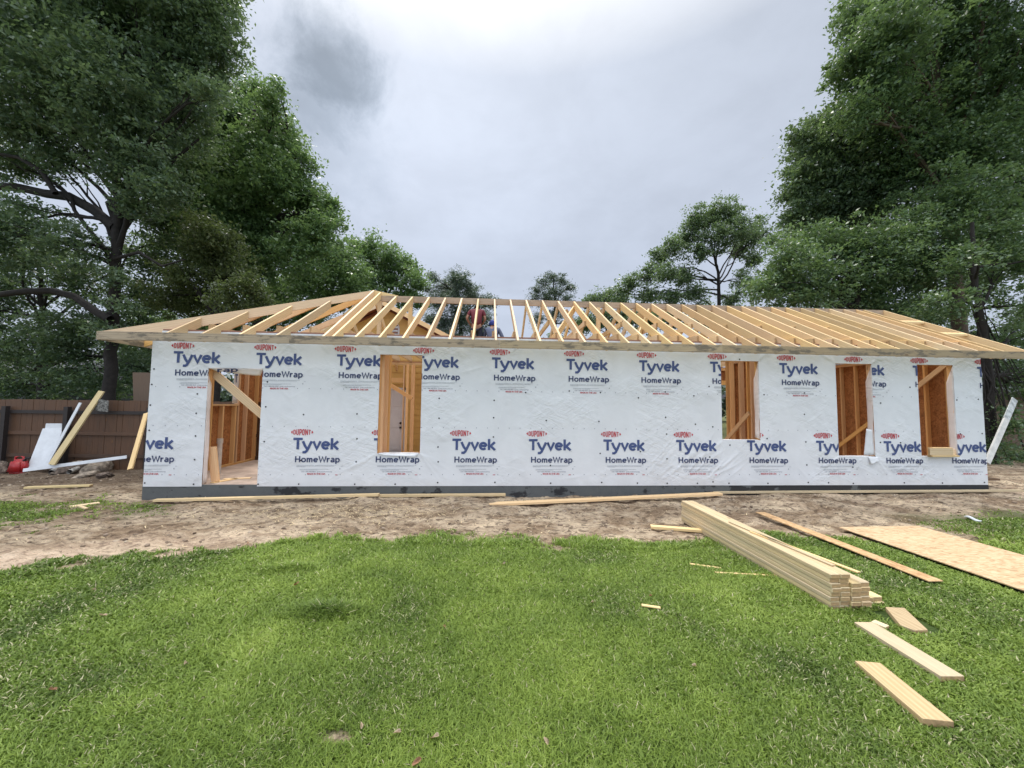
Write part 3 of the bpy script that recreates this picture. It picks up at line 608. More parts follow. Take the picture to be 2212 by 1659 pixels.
# partitions running back from the front wall
studs('y', (.1, 1.5), 11.66, [], first=.30, step=.34); studs('y', (.1, .62), 3.96, [], first=.10, step=.30)
wall_panel('wall_sheathing', (.1, 2.7), 'y', 12.69, 12.70, [], M['osb_in']); studs('y', (.1, 2.7), 12.6, [], first=.25, step=.3)
for a_ in (3.56, 3.74): box('stud', (a_, DY-.30, .043), (a_+.07, DY-.26, 2.659), M['pine_in'], house); studs('y', (.1, DY-.1), 8.6, [(1.9, 2.9, 0, 2.08)])
# temporary braces seen through the openings
beam('brace', (.90, .14, 2.05), (2.35, .14, .82), .04, .14, M['pine'], house, upv=(0, 0, 1))
beam('brace', (3.45, 2.2, 2.03), (4.15, 2.2, 1.60), .035, .09, M['pine_in'], house)
beam('brace', (LX-.115, 3.35, .18), (LX-.115, 1.9, 1.33), .035, .09, M['pine_in'], house); beam('brace', (LX-.115, 1.15, 1.92), (LX-.115, .42, 2.52), .035, .10, M['pine'], house)
beam('brace', (11.64, 1.5, .70), (11.64, .7, 1.36), .035, .09, M['pine_in'], house)
beam('brace', (1.06, .2, .02), (1.02, .13, .65), .03, .14, M['pine_in'], house, upv=(1, 0, 0))
sheet('wrap_flap', [(.07, 2.03, 1.44), (.07, 2.20, 1.44), (.07, 2.24, 2.24), (.07, 2.05, 2.24)], M['wrap'], house, 4, 8, .01, 5.5)
flat_print('printed_name', 'H', (.085, 2.07, 1.72), (0, 1, 0), (0, 0, 1), .06, .10, M['navy']); flat_print('printed_brand', 'T', (.085, 2.06, 1.93), (0, 1, 0), (0, 0, 1), .10, .20, M['blue'])
wood_flap()
tubes('drain_pipe', [([(.55, 1.0, 0), (.55, 1.0, .62)], [.045, .045]), ([(.55, 1.0, .62), (.55, 1.0, .72)], [.054, .054])], M['pvc'], house, 12)
# plate and blocking on the wall top, red-brown edge seen above the wrap
box('plate_edge', (-.008, -.013, 2.735), (LX+.008, .085, 2.763), M['red_wood'], house); box('plate_edge', (.002, DY-.085, 2.735), (LX-.002, DY-.004, 2.763), M['red_wood'], house)
for y0 in (.09, DY-.18): pass
# ---- roof
def rz(y): return FT+SL*(y+OH) if y <= RY else FT+SL*(2*RY+OH-y)
RD = .155                                             # rafter depth
def rafter(name, x, y0, y1, w=T2, d=RD, dz0=0.0, dz1=0.0, mat=None):
    z0, z1 = rz(y0)+dz0, rz(y1)+dz1; dv = d/math.cos(math.atan(SL)); 
    zb0 = max(z0-dv, 2.485) if min(abs(y0+OH), abs(y0-(2*RY+OH))) < .05 else z0-dv
    yk = y0+(1 if y1 > y0 else -1)*(zb0-(z0-dv))/SL
    pts = [(x, y0, z0), (x, y1, z1), (x, y1, z1-dv), (x, yk, zb0), (x, y0, zb0)]
    if abs(yk-y0) < 1e-4: pts.pop(3)
    return prism(name, pts, (w, 0, 0), mat or M['pine'], house, (0, y1-y0, z1-z0))
hipX = 3.11
commons = [hipX, 3.29]+[3.66+.4075*k for k in range(30)]+[15.83, 16.03]
rj = random.Random(2)
for k, x in enumerate(commons):
    e = .13 if k == 0 else (.085 if k == 1 else 0)
    jx = rj.uniform(-.008, .008)
    rafter('rafter', x+jx, -OH+rj.uniform(0, .012), RY-.02, dz1=e, dz0=0)
    if k == 0 or x > 6.6: rafter('rafter', x+.0, 2*RY+OH, RY+.02, dz1=e if k == 0 else 0)
# ridge, fascias
box('ridge_board', (3.2, RY-.019, RZ-.155), (16.66, RY+.019, RZ-.004), M['ridge'], house)
beam('ridge_board', (hipX, RY, RZ+.045), (3.72, RY, RZ-.075), .036, .17, M['pine'], house)
bm = bmesh.new()
fs = [(-OH, 2.6, 0), (2.6, 6.2, 1), (6.2, 10.3, 2), (10.3, 16.72, 3)]
for a, b, _ in fs: box('fascia', (a+.0015, -OH-T2, FT-.137), (b-.0015, -OH, FT+.003), M['fascia'], house)
box('fascia', (-OH-.038, -OH-T2+.002, FT-.139), (-OH-.001, 2*RY+OH, FT+.0), M['fascia'], house)
box('fascia', (-OH, 2*RY+OH, FT-.137), (16.72, 2*RY+OH+T2, FT+.003), M['fascia'], house)
# hips at the left end
apex = Vector((hipX, RY, RZ+.12))
def hip(cy, nm='hip_rafter'):
    p = Vector((-OH, cy, FT+.005)); d = apex-p; dv = Vector((0, 0, -.168)); s = d.cross(Vector((0, 0, 1))).normalized()*.02
    pts = [p+s, apex+s, apex+s+dv, p+s+Vector((.25, .19*(1 if cy < 0 else -1), .06))+dv*.9, p+s+dv*.62]
    return prism(nm, pts, -2*s, M['pine'], house, d)
hip(-OH); hip(2*RY+OH)
def hy(x, front=True): t = (x+OH)/(hipX+OH); return -OH+t*(RY+OH) if front else 2*RY+OH-t*(RY+OH)
for x in (.55, 1.12, 1.73, 2.34):
    for fr in (True, False):
        y1 = hy(x, fr); y0 = -OH if fr else 2*RY+OH
        rafter('jack_rafter', x, y0, y1-(.03 if fr else -.03), dz1=.02)
for y in (.35, .95, 1.55, 2.25, 2.95, 3.55, 4.15):    # jacks of the hip end, running in from the left wall
    t = 1-abs(y-RY)/(RY+OH); x1 = -OH+t*(hipX+OH)-.03; z1 = FT+t*(apex.z-FT)-.02; dv = .155; rnm = 'jack_rafter'
    prism(rnm, [(-OH, y-.019, FT-.01), (x1, y-.019, z1), (x1, y-.019, z1-dv), (-.05, y-.019, FT+.17-dv), (-OH, y-.019, FT-.13)], (0, .038, 0), M['pine_in'], house, (x1+OH, 0, z1-FT))
# gable end at the right: barge rafters carried on lookouts
BX = 16.62
rafter('barge_rafter', BX, -OH, RY-.02, d=.15); rafter('barge_rafter', BX, 2*RY+OH, RY+.02, d=.15)
for y in (.55, 1.35, 3.3): 
    z = rz(y); s_ = SL if y < RY else -SL
    prism('lookout', [(16.071, y-.045, z-.045*s_), (16.071, y+.045, z+.045*s_), (16.071, y+.045, z+.045*s_-.04), (16.071, y-.045, z-.045*s_-.04)], (.548, 0, 0), M['pine'], house)
# ceiling joists with clipped ends, collar ties, ridge struts
for k, x in enumerate([.9, 1.5, 2.1, 2.7]+commons[1:]):
    xj = x-T2-.0015; z0 = 2.765; h = .14
    zc_ = lambda y: min(z0+h, rz(y)+.012)
    prism('ceiling_joist', [(xj, .085, z0), (xj, .085, z0+h-.012), (xj, .14, z0+h), (xj, DY-.13, z0+h), (xj, DY, zc_(DY)), (xj, DY, z0)], (T2, 0, 0), M['pine'], house, (0, 1, 0))
    if x > 6.6 and k % 2 == 0 and x < 15.9:
        yc = RY-1.25; zz_ = rz(yc)-.15
        box('collar_tie', (x-.0385, yc, zz_-.05), (x-.0005, 2*RY-yc, zz_+.06), M['pine'], house)
for x in (3.25, 4.0, 8.75, 12.9): box('ridge_post', (x+.0, RY-.045, 2.907), (x+.09, RY+.045, RZ-.157), M['pine'], house)
for x in (7.4, 9.35, 11.3, 13.25):
    beam('purlin_brace', (x+.05, RY-.9, 2.91), (x+.75, RY-.1, RZ-.22), .038, .14, M['pine'], house); beam('purlin_brace', (x+1.3, RY+.3, 2.91), (x+.55, RY+.1, RZ-.22), .038, .14, M['pine'], house)
box('strongback', (6.8, RY+.6, 2.907), (16.0, RY+.638, 3.04), M['pine'], house)
# valley plank laid towards the existing yellow gable, shavings on the floor
for x0_, y0_, a_ in ((1.25, .5, .2), (1.7, .9, -.3), (1.5, 1.5, .1), (2.2, 1.3, .5), (1.15, .3, 1.2)):
    o = box('floor_scrap', (-.22, -.05, .0045), (.22, .05, .016), M['pine'], house); o.location = (x0_, y0_, .001); o.rotation_euler[2] = a_

# ------------------------------------------------------------------ the yellow house behind
yh = empty('yellow_house', (2.8, 4.75, -.2), label='existing yellow sided gabled house close behind the rafters, with louvred vent and white door', cat='house')
YY0 = 4.85; AX, AZ = 2.75, 4.62
def ych(o): return child_inv(o, yh)
bm = bmesh.new(); z = -.2
lapn = 0
def half(zv): return max(.01, min(1.95, (AZ-.12-zv)/.5))
while z < AZ-.2:       # lap siding up to the gable
    h = .19; w0, w1 = half(z), half(min(z+h, AZ-.16))
    vs = [bm.verts.new(p) for p in ((AX-w0, YY0-.014, z), (AX+w0, YY0-.014, z), (AX+w1, YY0, z+h), (AX-w1, YY0, z+h), (AX-w0, YY0+.05, z), (AX+w0, YY0+.05, z), (AX+w1, YY0+.05, z+h), (AX-w1, YY0+.05, z+h))]
    for f in ((0, 1, 2, 3), (4, 7, 6, 5), (0, 4, 5, 1), (1, 5, 6, 2), (0, 3, 7, 4), (3, 2, 6, 7)): bm.faces.new([vs[i] for i in f])
    z += h
ych(finish(bm, 'siding', M['yellowsiding']))
ych(box('wall', (AX-1.94, YY0+.051, -.25), (AX+1.94, 11, 3.5), M['yellowsiding']))
for s in (-1, 1):
    ych(prism('roof', [(AX, YY0-.42, AZ), (AX+s*2.25, YY0-.42, AZ-1.125), (AX+s*2.25, YY0-.42, AZ-1.165), (AX, YY0-.42, AZ-.04)], (0, 7, 0), M['roofgrey']))
    ych(prism('barge_board', [(AX, YY0-.45, AZ-.0), (AX+s*2.27, YY0-.45, AZ-1.135), (AX+s*2.27, YY0-.45, AZ-1.28), (AX, YY0-.45, AZ-.145)], (0, .028, 0), M['pine']))
    ych(prism('soffit', [(AX, YY0-.42, AZ-.05), (AX+s*2.2, YY0-.42, AZ-1.15), (AX+s*2.2, YY0-.42, AZ-1.17), (AX, YY0-.42, AZ-.07)], (0, .40, 0), M['trim']))
    ych(prism('frieze', [(AX, YY0-.03, AZ-.10), (AX+s*1.98, YY0-.03, AZ-1.09), (AX+s*1.98, YY0-.03, AZ-1.17), (AX, YY0-.03, AZ-.18)], (0, .015, 0), M['trim']))
vf = []
for t in np.linspace(0, math.pi, 10): vf.append((2.98+.16*math.cos(t), YY0-.03, 3.86+.16*math.sin(t)))
ych(prism('vent_frame', [(2.98+.19, YY0-.03, 3.6)]+[(2.98+(a-2.98)*1.19, YY0-.03, 3.86+(c-3.86)*1.19) for a, b, c in vf]+[(2.98-.19, YY0-.03, 3.6)], (0, .02, 0), M['door']))
for k in range(6): ych(box('vent_louver', (2.84, YY0-.055, 3.64+k*.058), (3.12, YY0-.032, 3.675+k*.058), M['trim'] if k % 2 else M['white']))
dr = ych(box('door', (2.55, YY0-.06, -.15), (3.36, YY0-.02, 1.9), M['door']))
for a, b in ((2.62, 2.93), (2.99, 3.29)):
    for c, d in ((.05, .65), (.75, 1.3), (1.4, 1.75)): p_ = ych(box('door_panel', (a, YY0-.068, c), (b, YY0-.061, d), M['door'], bevel=.003)); 
for zk, nm_ in ((.74, 'door_knob'), (.88, 'deadbolt')):
    bm = bmesh.new(); bmesh.ops.create_uvsphere(bm, u_segments=12, v_segments=8, radius=.035, matrix=Matrix.Translation((3.30, YY0-.1, zk))); ych(finish(bm, nm_, M['black']))
ych(box('door_frame', (3.37, YY0-.05, -.2), (3.43, YY0-.015, 1.98), M['door'])); ych(box('door_frame', (2.48, YY0-.05, 1.915), (3.43, YY0-.015, 1.98), M['door']))

# ------------------------------------------------------------------ neighbour's roof far right
nb = empty('neighbour_house', (24, 9, 0), label='dark grey roofed neighbouring house half hidden by the trees at right', cat='house')
child_inv(box('wall', (22, 8, -.3), (32, 16, 2.3), M['ply']), nb); child_inv(prism('roof', [(21.4, 7.3, 2.25), (32.6, 7.3, 2.25), (30, 12, 4.6), (24, 12, 4.6)], (0, .2, -.15), M['roofgrey']), nb)
child_inv(prism('roof', [(21.4, 16.7, 2.25), (32.6, 16.7, 2.25), (30, 12.2, 4.6), (24, 12.2, 4.6)], (0, -.2, -.15), M['roofgrey']), nb)
nb2 = empty('neighbour_house', (-16, 14, 0), label='pale neighbouring house beyond the fence at far left behind the tree trunks', cat='house')
child_inv(box('wall', (-26, 14, -.3), (-13.5, 20, 2.4), simple('grey_house_wall', (.13, .135, .145), .8)), nb2); child_inv(prism('roof', [(-27, 13.2, 2.4), (-13, 13.2, 2.4), (-15, 17, 4.4), (-25, 17, 4.4)], (0, .15, -.12), M['roofgrey']), nb2)

# ------------------------------------------------------------------ wooden fence on the left
fn = empty('wooden_fence', (-5, 3.2, -.4), label='brown board privacy fence with dark rail and posts at left', cat='fence')
def FY(x): return 3.35-.07*(x+5)
bm = bmesh.new(); rj = random.Random(8); x = -14.0
while x < .6:
    w = .142; h = 1.475+rj.uniform(-.008, .008); a = FY(x); b = FY(x+w); dy = rj.uniform(0, .008)
    vs = [bm.verts.new(p) for p in ((x, a+dy, -.5), (x+w, b+dy, -.5), (x+w, b+dy, h), (x, a+dy, h), (x, a+.02+dy, -.5), (x+w, b+.02+dy, -.5), (x+w, b+.02+dy, h), (x, a+.02+dy, h))]
    for f in ((0, 1, 2, 3), (4, 7, 6, 5), (0, 4, 5, 1), (1, 5, 6, 2), (0, 3, 7, 4), (3, 2, 6, 7)): bm.faces.new([vs[i] for i in f])
    x += .147
child_inv(finish(bm, 'boards', M['fence'], None, (0, 0, 1)), fn)
for z, m_ in ((1.16, 'fence_dark'), (.62, 'fence'), (.05, 'fence')): child_inv(beam('rail', (-14, FY(-14)-.03, z), (.6, FY(.6)-.03, z), .04, .085, M[m_]), fn)
for x in (-13.2, -10.8, -8.4, -6.35, -4.75, -2.62, -.3): child_inv(box('post', (x-.05, FY(x)-.15, -.5), (x+.05, FY(x)-.052, 1.30), M['fence_dark']), fn)
pp = link('plywood_panel', None); bpy.data.objects.remove(pp)
o = prism('plywood_sheet', [(-3.45, 3.62, .6), (-3.60, 3.62, 2.24), (-2.1, 3.62, 2.24), (-2.1, 3.62, .6)], (0, .02, 0), M['ply'], None, (0, 0, 1)); tag(o, 'brown plywood sheet standing up behind the fence beside the wrapped wall', 'plywood sheet')

# ------------------------------------------------------------------ trees
def leaves(lobes, size, per, rs, aspect=.55, up_bias=.35, shell=.55, cl_r=.32, cl_n=34, dark_in=0.0):
    """lobes: (x,y,z, rx,ry,rz). returns leaf verts, faces, tone; clusters of leaf faces spread through the lobes"""
    Vs, tones = [], []
    for (x, y, z, a, b, c) in lobes:
        vol = a*b*c; nc = max(6, int(per*(a*c)*3.2/(cl_r**2*cl_n/34)*.115))
        d = rs.normal(size=(nc, 3)); d /= np.linalg.norm(d, axis=1)[:, None]; r = rs.uniform(0, 1, nc)**shell
        r = r*(1+.16*rs.normal(size=nc)); C = np.array([x, y, z])+d*r[:, None]*np.array([a, b, c])
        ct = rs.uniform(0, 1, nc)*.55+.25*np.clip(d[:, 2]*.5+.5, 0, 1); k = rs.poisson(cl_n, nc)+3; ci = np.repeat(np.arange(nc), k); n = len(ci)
        rr_ = rs.normal(size=(n, 3))*np.array([1, 1, .55])*cl_r*.46*rs.uniform(.5, 1.6, nc)[ci][:, None]
        P = C[ci]+rr_; N = rs.normal(size=(n, 3)); N[:, 2] = np.abs(N[:, 2])+up_bias; N /= np.linalg.norm(N, axis=1)[:, None]
        Tn = np.cross(N, rs.normal(size=(n, 3))); Tn /= np.linalg.norm(Tn, axis=1)[:, None]+1e-9; B = np.cross(N, Tn)
        s = size*rs.uniform(.55, 1.35, n)[:, None]; w = s*aspect
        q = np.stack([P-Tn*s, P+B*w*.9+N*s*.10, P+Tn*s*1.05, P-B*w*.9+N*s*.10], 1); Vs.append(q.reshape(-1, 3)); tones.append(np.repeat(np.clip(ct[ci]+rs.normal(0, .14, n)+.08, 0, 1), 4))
    V = np.concatenate(Vs); return V, np.arange(len(V)).reshape(-1, 4), np.concatenate(tones)
def limb(p, q, r0_, r1_, rs, sag=.12, n=9):
    p, q = np.array(p, float), np.array(q, float); t = np.linspace(0, 1, n)[:, None]; L = np.linalg.norm(q-p)
    pts = p+(q-p)*t; w = np.cumsum(rs.normal(size=(n, 3)), 0)*L*.022; w -= w[0]; w = w*(1-.0*t); pts = pts+w*np.sin(np.pi*np.minimum(t*1.0, 1))**.6
    pts[:, 2] += (np.sin(np.pi*t)*L*sag)[:, 0]; return pts, list(r0_+(r1_-r0_)*t[:, 0]**.8)
def tree(name, label, base_, trunk_pts, tr, lobes, leafm, size, per, seed, bark='bark', group=None, cat='tree', extra=(), **kw):
    rs = np.random.default_rng(seed); o = empty(name, base_, label=label, cat=cat, group=group)
    tp = np.array([list(p) for p in trunk_pts], float)
    # resample the trunk with a slight wander
    tt = np.linspace(0, len(tp)-1, 4*len(tp)); P = np.stack([np.interp(tt, np.arange(len(tp)), tp[:, i]) for i in range(3)], 1); P[1:-1] += rs.normal(0, tr*.12, (len(P)-2, 3))
    rad = np.linspace(tr*1.15, tr*.35, len(P)); rad[0] = tr*1.6; L = [(P, rad)]
    for lb in lobes:
        c = np.array(lb[:3]); k = int(np.clip(len(P)*(.35+.6*rs.random()), 1, len(P)-1)); cand = np.where(P[:, 2] < c[2]+.2)[0]
        if len(cand): k = min(k, cand[-1]) if cand[-1] > 2 else k
        l, r = limb(P[k], c, rad[k]*.55, tr*.09+.008, rs, .08); L.append((l, r))
        for _ in range(5):
            j = rs.integers(3, len(l)); d = rs.normal(size=3); d /= np.linalg.norm(d); d[2] = abs(d[2])*.6+.1; e = c+d*np.array(lb[3:])*.85
            L.append(limb(l[j-1], e, r[j-1]*.55, .006, rs, .04, 6))
    for e in extra: L.append((np.array(e[0], float), e[1]))
    t_ = tubes('trunk', L, M[bark], None, 7); child_inv(t_, o)
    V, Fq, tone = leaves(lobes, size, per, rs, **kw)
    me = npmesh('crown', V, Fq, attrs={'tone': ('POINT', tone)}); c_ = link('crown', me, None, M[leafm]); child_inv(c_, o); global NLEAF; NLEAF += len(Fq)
    return o
NLEAF = 0
def lob(L, dep, jd=1.0, seed=0, flat=1.0):
    rs = random.Random(seed); O = []
    for e in L:
        px, py, r = e[:3]; d = e[3] if len(e) > 3 else dep+rs.uniform(-jd, jd); p = atD(px, py, d); rr_ = r*d/F
        O.append((p.x, p.y, p.z, rr_, rr_*1.1, rr_*flat))
    return O
def trunk_line(pts, dep): return [atD(x, y, dep) for x, y in pts]
def ground_at(px, dep): p = atD(px, 880, dep); return Vector((p.x, p.y, -.35))
# left: big spreading oak
b = ground_at(236, 12.5)
limbL = [tuple(atD(x, y, 12.5+k*.05)) for k, (x, y) in enumerate([(250, 492), (205, 455), (150, 425), (95, 418), (40, 405), (-40, 400), (-140, 420)])]
limb2 = [tuple(atD(x, y, 12.2)) for x, y in [(238, 690), (205, 672), (160, 640), (110, 628), (50, 630), (-30, 640), (-120, 620)]]
limb3 = [tuple(atD(x, y, 12.0)) for x, y in [(120, 418), (90, 370), (40, 340), (-20, 330)]]; limb4 = [tuple(atD(x, y, 12.6)) for x, y in [(255, 500), (235, 440), (300, 400), (370, 350), (430, 300)]]
limb5 = [tuple(atD(x, y, 12.3)) for x, y in [(0, 240), (60, 225), (140, 180), (220, 150), (300, 90)]]; limb6 = [tuple(atD(x, y, 12.3)) for x, y in [(245, 560), (300, 545), (350, 575), (400, 560)]]
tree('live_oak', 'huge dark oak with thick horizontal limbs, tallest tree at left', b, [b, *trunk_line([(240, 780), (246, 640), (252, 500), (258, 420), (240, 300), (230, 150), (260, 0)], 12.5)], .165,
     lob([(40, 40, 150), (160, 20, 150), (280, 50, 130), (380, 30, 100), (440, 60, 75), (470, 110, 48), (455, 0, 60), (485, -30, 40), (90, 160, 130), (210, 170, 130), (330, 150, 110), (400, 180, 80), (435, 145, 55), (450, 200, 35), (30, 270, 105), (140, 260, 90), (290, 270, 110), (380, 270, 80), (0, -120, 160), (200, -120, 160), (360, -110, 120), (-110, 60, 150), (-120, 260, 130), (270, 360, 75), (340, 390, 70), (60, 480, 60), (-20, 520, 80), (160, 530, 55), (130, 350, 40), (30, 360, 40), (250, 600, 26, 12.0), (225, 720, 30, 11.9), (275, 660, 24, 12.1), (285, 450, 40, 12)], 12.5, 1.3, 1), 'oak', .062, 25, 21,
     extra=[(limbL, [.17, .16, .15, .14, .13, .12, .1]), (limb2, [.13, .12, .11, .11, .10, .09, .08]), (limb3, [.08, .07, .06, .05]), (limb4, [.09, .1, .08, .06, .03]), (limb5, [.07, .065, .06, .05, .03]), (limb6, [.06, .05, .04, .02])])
b = ground_at(560, 18)
tree('leafy_oak', 'tall mid green oak with a ragged top, right of the dark oak', b, [b, *trunk_line([(555, 640), (545, 500), (540, 380), (545, 280), (555, 220)], 18)], .2,
     lob([(525, 215, 32), (560, 195, 26), (598, 190, 18), (585, 230, 36), (540, 260, 50), (500, 290, 55), (600, 290, 46), (560, 330, 62), (622, 330, 42), (450, 340, 65), (510, 390, 75), (590, 390, 65), (640, 400, 48), (655, 345, 22), (668, 450, 52), (600, 470, 72), (520, 480, 75), (440, 440, 75), (700, 440, 30), (715, 475, 26), (690, 500, 42), (640, 540, 60), (560, 560, 70), (480, 560, 70), (725, 440, 14), (400, 520, 60), (410, 400, 60), (480, 250, 35), (430, 380, 55), (450, 490, 60), (380, 440, 50), (500, 440, 60), (560, 500, 60)], 18, 1.6, 2), 'ash', .085, 34, 22, cl_r=.42)
b = ground_at(470, 14)
tree('olive_oak', 'olive brown drooping tree just left of the roof hip', b, [b, *trunk_line([(470, 740), (465, 620), (460, 520)], 14)], .12,
     lob([(455, 500, 40), (490, 530, 36), (430, 545, 38), (515, 585, 40), (470, 590, 40), (535, 615, 30), (500, 640, 42), (450, 650, 45), (560, 650, 24), (395, 590, 40), (400, 650, 45), (360, 640, 40), (545, 670, 26), (420, 480, 26)], 14, 1.2, 3), 'brownleaf', .06, 34, 23)
b = ground_at(90, 17)
tree('shade_tree', 'dark leafy tree behind the fence at far left', b, [b, *trunk_line([(95, 760), (90, 640), (80, 520)], 17)], .16,
     lob([(60, 560, 70), (150, 600, 60), (10, 620, 60), (200, 700, 60), (120, 720, 60), (40, 740, 60), (290, 720, 55), (300, 640, 60), (330, 560, 60), (-60, 680, 70), (20, 830, 35), (130, 820, 42), (290, 800, 45), (200, 820, 45), (330, 820, 45), (60, 800, 50), (-20, 790, 50), (90, 850, 35), (240, 850, 35), (160, 760, 50), (350, 480, 60), (-50, 480, 80)], 17, 1.5, 4), 'oak', .075, 27, 24, cl_r=.4)
b = ground_at(330, 21)
tree('understory_tree', 'brighter green young tree between the trunk and the wrapped wall', b, [b, *trunk_line([(325, 800), (320, 720)], 21)], .08,
     lob([(320, 700, 50), (280, 760, 40), (350, 770, 40), (300, 830, 40), (390, 740, 50), (440, 700, 50), (500, 700, 40), (590, 690, 50), (660, 680, 50)], 21, 1.5, 5), 'ash', .085, 24, 25, cl_r=.42)
b = ground_at(690, 24)
tree('green_tree', 'bright green rounded tree rising above the left roof hip', b, [b, *trunk_line([(690, 660), (690, 560)], 24)], .15,
     lob([(690, 540, 45), (720, 580, 45), (740, 550, 40), (760, 600, 38), (670, 600, 50), (640, 620, 50), (720, 640, 45), (600, 640, 45), (770, 640, 35), (560, 660, 40)], 24, 1.5, 6), 'ash', .10, 30, 26, cl_r=.5)
b = ground_at(830, 28)
tree('green_tree', 'green tree with stepped crown above the roof apex', b, [b, *trunk_line([(835, 660), (832, 600), (830, 560)], 28)], .16,
     lob([(775, 545, 32), (800, 530, 28), (815, 565, 34), (845, 548, 26), (860, 575, 32), (885, 580, 26), (895, 610, 28), (840, 610, 38), (790, 600, 36), (875, 640, 32), (820, 650, 36), (900, 650, 24)], 28, 1.5, 7), 'ash', .105, 26, 27, cl_r=.5)
b = ground_at(1000, 38)
tree('pine_tree', 'dark pine behind the left half of the ridge board', b, [b, *trunk_line([(995, 700), (990, 640), (985, 600)], 38)], .2,
     lob([(985, 605, 22), (965, 625, 26), (1005, 615, 22), (1020, 640, 24), (985, 650, 28), (945, 650, 22), (1045, 650, 16), (935, 600, 13), (925, 625, 12), (1065, 655, 14), (1000, 690, 30), (960, 700, 28), (1045, 690, 24), (930, 690, 20), (1030, 720, 24), (980, 735, 28)], 38, 1.5, 8), 'pineleaf', .13, 42, 28, cl_r=.5, aspect=.22)
b = ground_at(1197, 38)
tree('pine_tree', 'small rounded pine standing alone above the ridge board', b, [b, *trunk_line([(1200, 700), (1197, 640), (1195, 600)], 38)], .15,
     lob([(1195, 600, 16), (1175, 612, 14), (1215, 608, 14), (1160, 630, 16), (1200, 632, 20), (1232, 622, 13), (1180, 650, 18), (1225, 648, 16), (1150, 648, 11), (1200, 680, 18), (1160, 690, 16), (1230, 700, 18)], 38, 1.2, 9), 'pineleaf', .12, 26, 29, cl_r=.42, aspect=.22)
b = ground_at(1552, 27)
tree('spreading_tree', 'open crowned tree with visible dark trunk, left of the tall right trees', b, [b, *trunk_line([(1553, 640), (1552, 590), (1540, 545), (1535, 510)], 27)], .13,
     lob([(1540, 465, 34), (1505, 475, 28), (1575, 462, 30), (1600, 495, 30), (1640, 478, 12), (1655, 505, 14), (1625, 510, 24), (1560, 510, 34), (1490, 510, 32), (1455, 535, 28), (1510, 545, 26), (1600, 540, 26), (1420, 555, 24), (1440, 590, 28), (1400, 590, 24), (1365, 605, 22), (1480, 600, 26), (1500, 640, 26), (1620, 560, 22), (1610, 610, 26), (1340, 630, 22), (1400, 640, 28), (1450, 645, 28), (1580, 650, 24)], 27, 1.5, 10), 'oak', .09, 24, 30, cl_r=.4)
b = ground_at(1310, 34)
tree('low_tree', 'low green tree showing just above the ridge right of the lone pine', b, [b, *trunk_line([(1310, 700), (1310, 660)], 34)], .1,
     lob([(1290, 645, 16), (1315, 645, 18), (1340, 650, 18), (1270, 655, 12), (1300, 690, 25), (1350, 690, 25), (1260, 700, 22), (1400, 690, 28), (1450, 690, 28), (1520, 690, 28), (1200, 730, 14), (1600, 690, 28)], 34, 1.5, 11), 'oak', .11, 34, 31, cl_r=.45)
# right: vine covered giants
b = ground_at(2060, 15)
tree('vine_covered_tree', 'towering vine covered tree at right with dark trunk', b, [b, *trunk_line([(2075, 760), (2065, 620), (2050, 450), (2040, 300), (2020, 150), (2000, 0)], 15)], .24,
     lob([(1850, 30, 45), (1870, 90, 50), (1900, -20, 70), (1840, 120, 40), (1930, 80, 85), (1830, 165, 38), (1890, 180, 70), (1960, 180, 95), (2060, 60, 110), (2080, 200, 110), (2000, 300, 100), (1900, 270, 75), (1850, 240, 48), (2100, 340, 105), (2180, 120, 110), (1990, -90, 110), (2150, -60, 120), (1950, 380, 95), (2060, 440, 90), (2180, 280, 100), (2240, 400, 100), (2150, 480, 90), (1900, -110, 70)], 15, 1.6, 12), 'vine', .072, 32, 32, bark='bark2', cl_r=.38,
     extra=[([tuple(atD(x, y, 14.6)) for x, y in [(2075, 560), (2030, 545), (1990, 560), (1950, 600)]], [.09, .08, .06, .04])])
b = ground_at(1850, 18)
tree('leafy_tree', 'tall grey green tree at the left edge of the right tree mass', b, [b, *trunk_line([(1850, 680), (1845, 560), (1830, 420), (1800, 320)], 18)], .2,
     lob([(1725, 300, 28), (1755, 285, 30), (1785, 260, 34), (1735, 335, 36), (1775, 320, 46), (1720, 375, 28), (1760, 385, 50), (1820, 330, 60), (1850, 300, 45), (1830, 400, 70), (1712, 425, 26), (1745, 440, 40), (1705, 465, 22), (1790, 470, 65), (1720, 490, 32), (1870, 470, 75), (1900, 400, 60), (1750, 520, 50)], 18, 1.5, 13), 'oak', .085, 32, 33, cl_r=.42)
b = ground_at(1800, 14)
tree('olive_green_tree', 'broad olive green tree directly above the right half of the roof', b, [b, *trunk_line([(1850, 700), (1850, 600), (1850, 540)], 14)], .16,
     lob([(1700, 560, 48), (1680, 520, 22), (1665, 605, 38), (1740, 540, 55), (1770, 590, 60), (1700, 620, 50), (1830, 540, 65), (1820, 620, 65), (1900, 560, 75), (1890, 630, 65), (1960, 520, 75), (1970, 610, 70), (1640, 630, 34), (1740, 650, 45), (1850, 690, 50), (1950, 690, 55), (2020, 560, 60)], 14, 1, 14), 'vine', .062, 32, 34, cl_r=.36)
b = ground_at(2130, 12)
tree('dark_tree', 'dark shaggy tree at the right edge with gaps of sky behind its trunk', b, [b, *trunk_line([(2135, 820), (2120, 700), (2105, 600), (2100, 480)], 12)], .13,
     lob([(2180, 560, 60), (2080, 560, 40), (2140, 500, 55), (2200, 660, 48), (2190, 740, 50), (2060, 660, 38), (2110, 735, 30), (2150, 640, 24), (2230, 820, 60), (2170, 830, 45), (2180, 920, 45), (2150, 960, 30), (2220, 990, 60), (2250, 560, 80), (2150, 1010, 26), (2010, 660, 30)], 12, .8, 15), 'vine', .056, 20, 35, cl_r=.32)
b = ground_at(2010, 24)
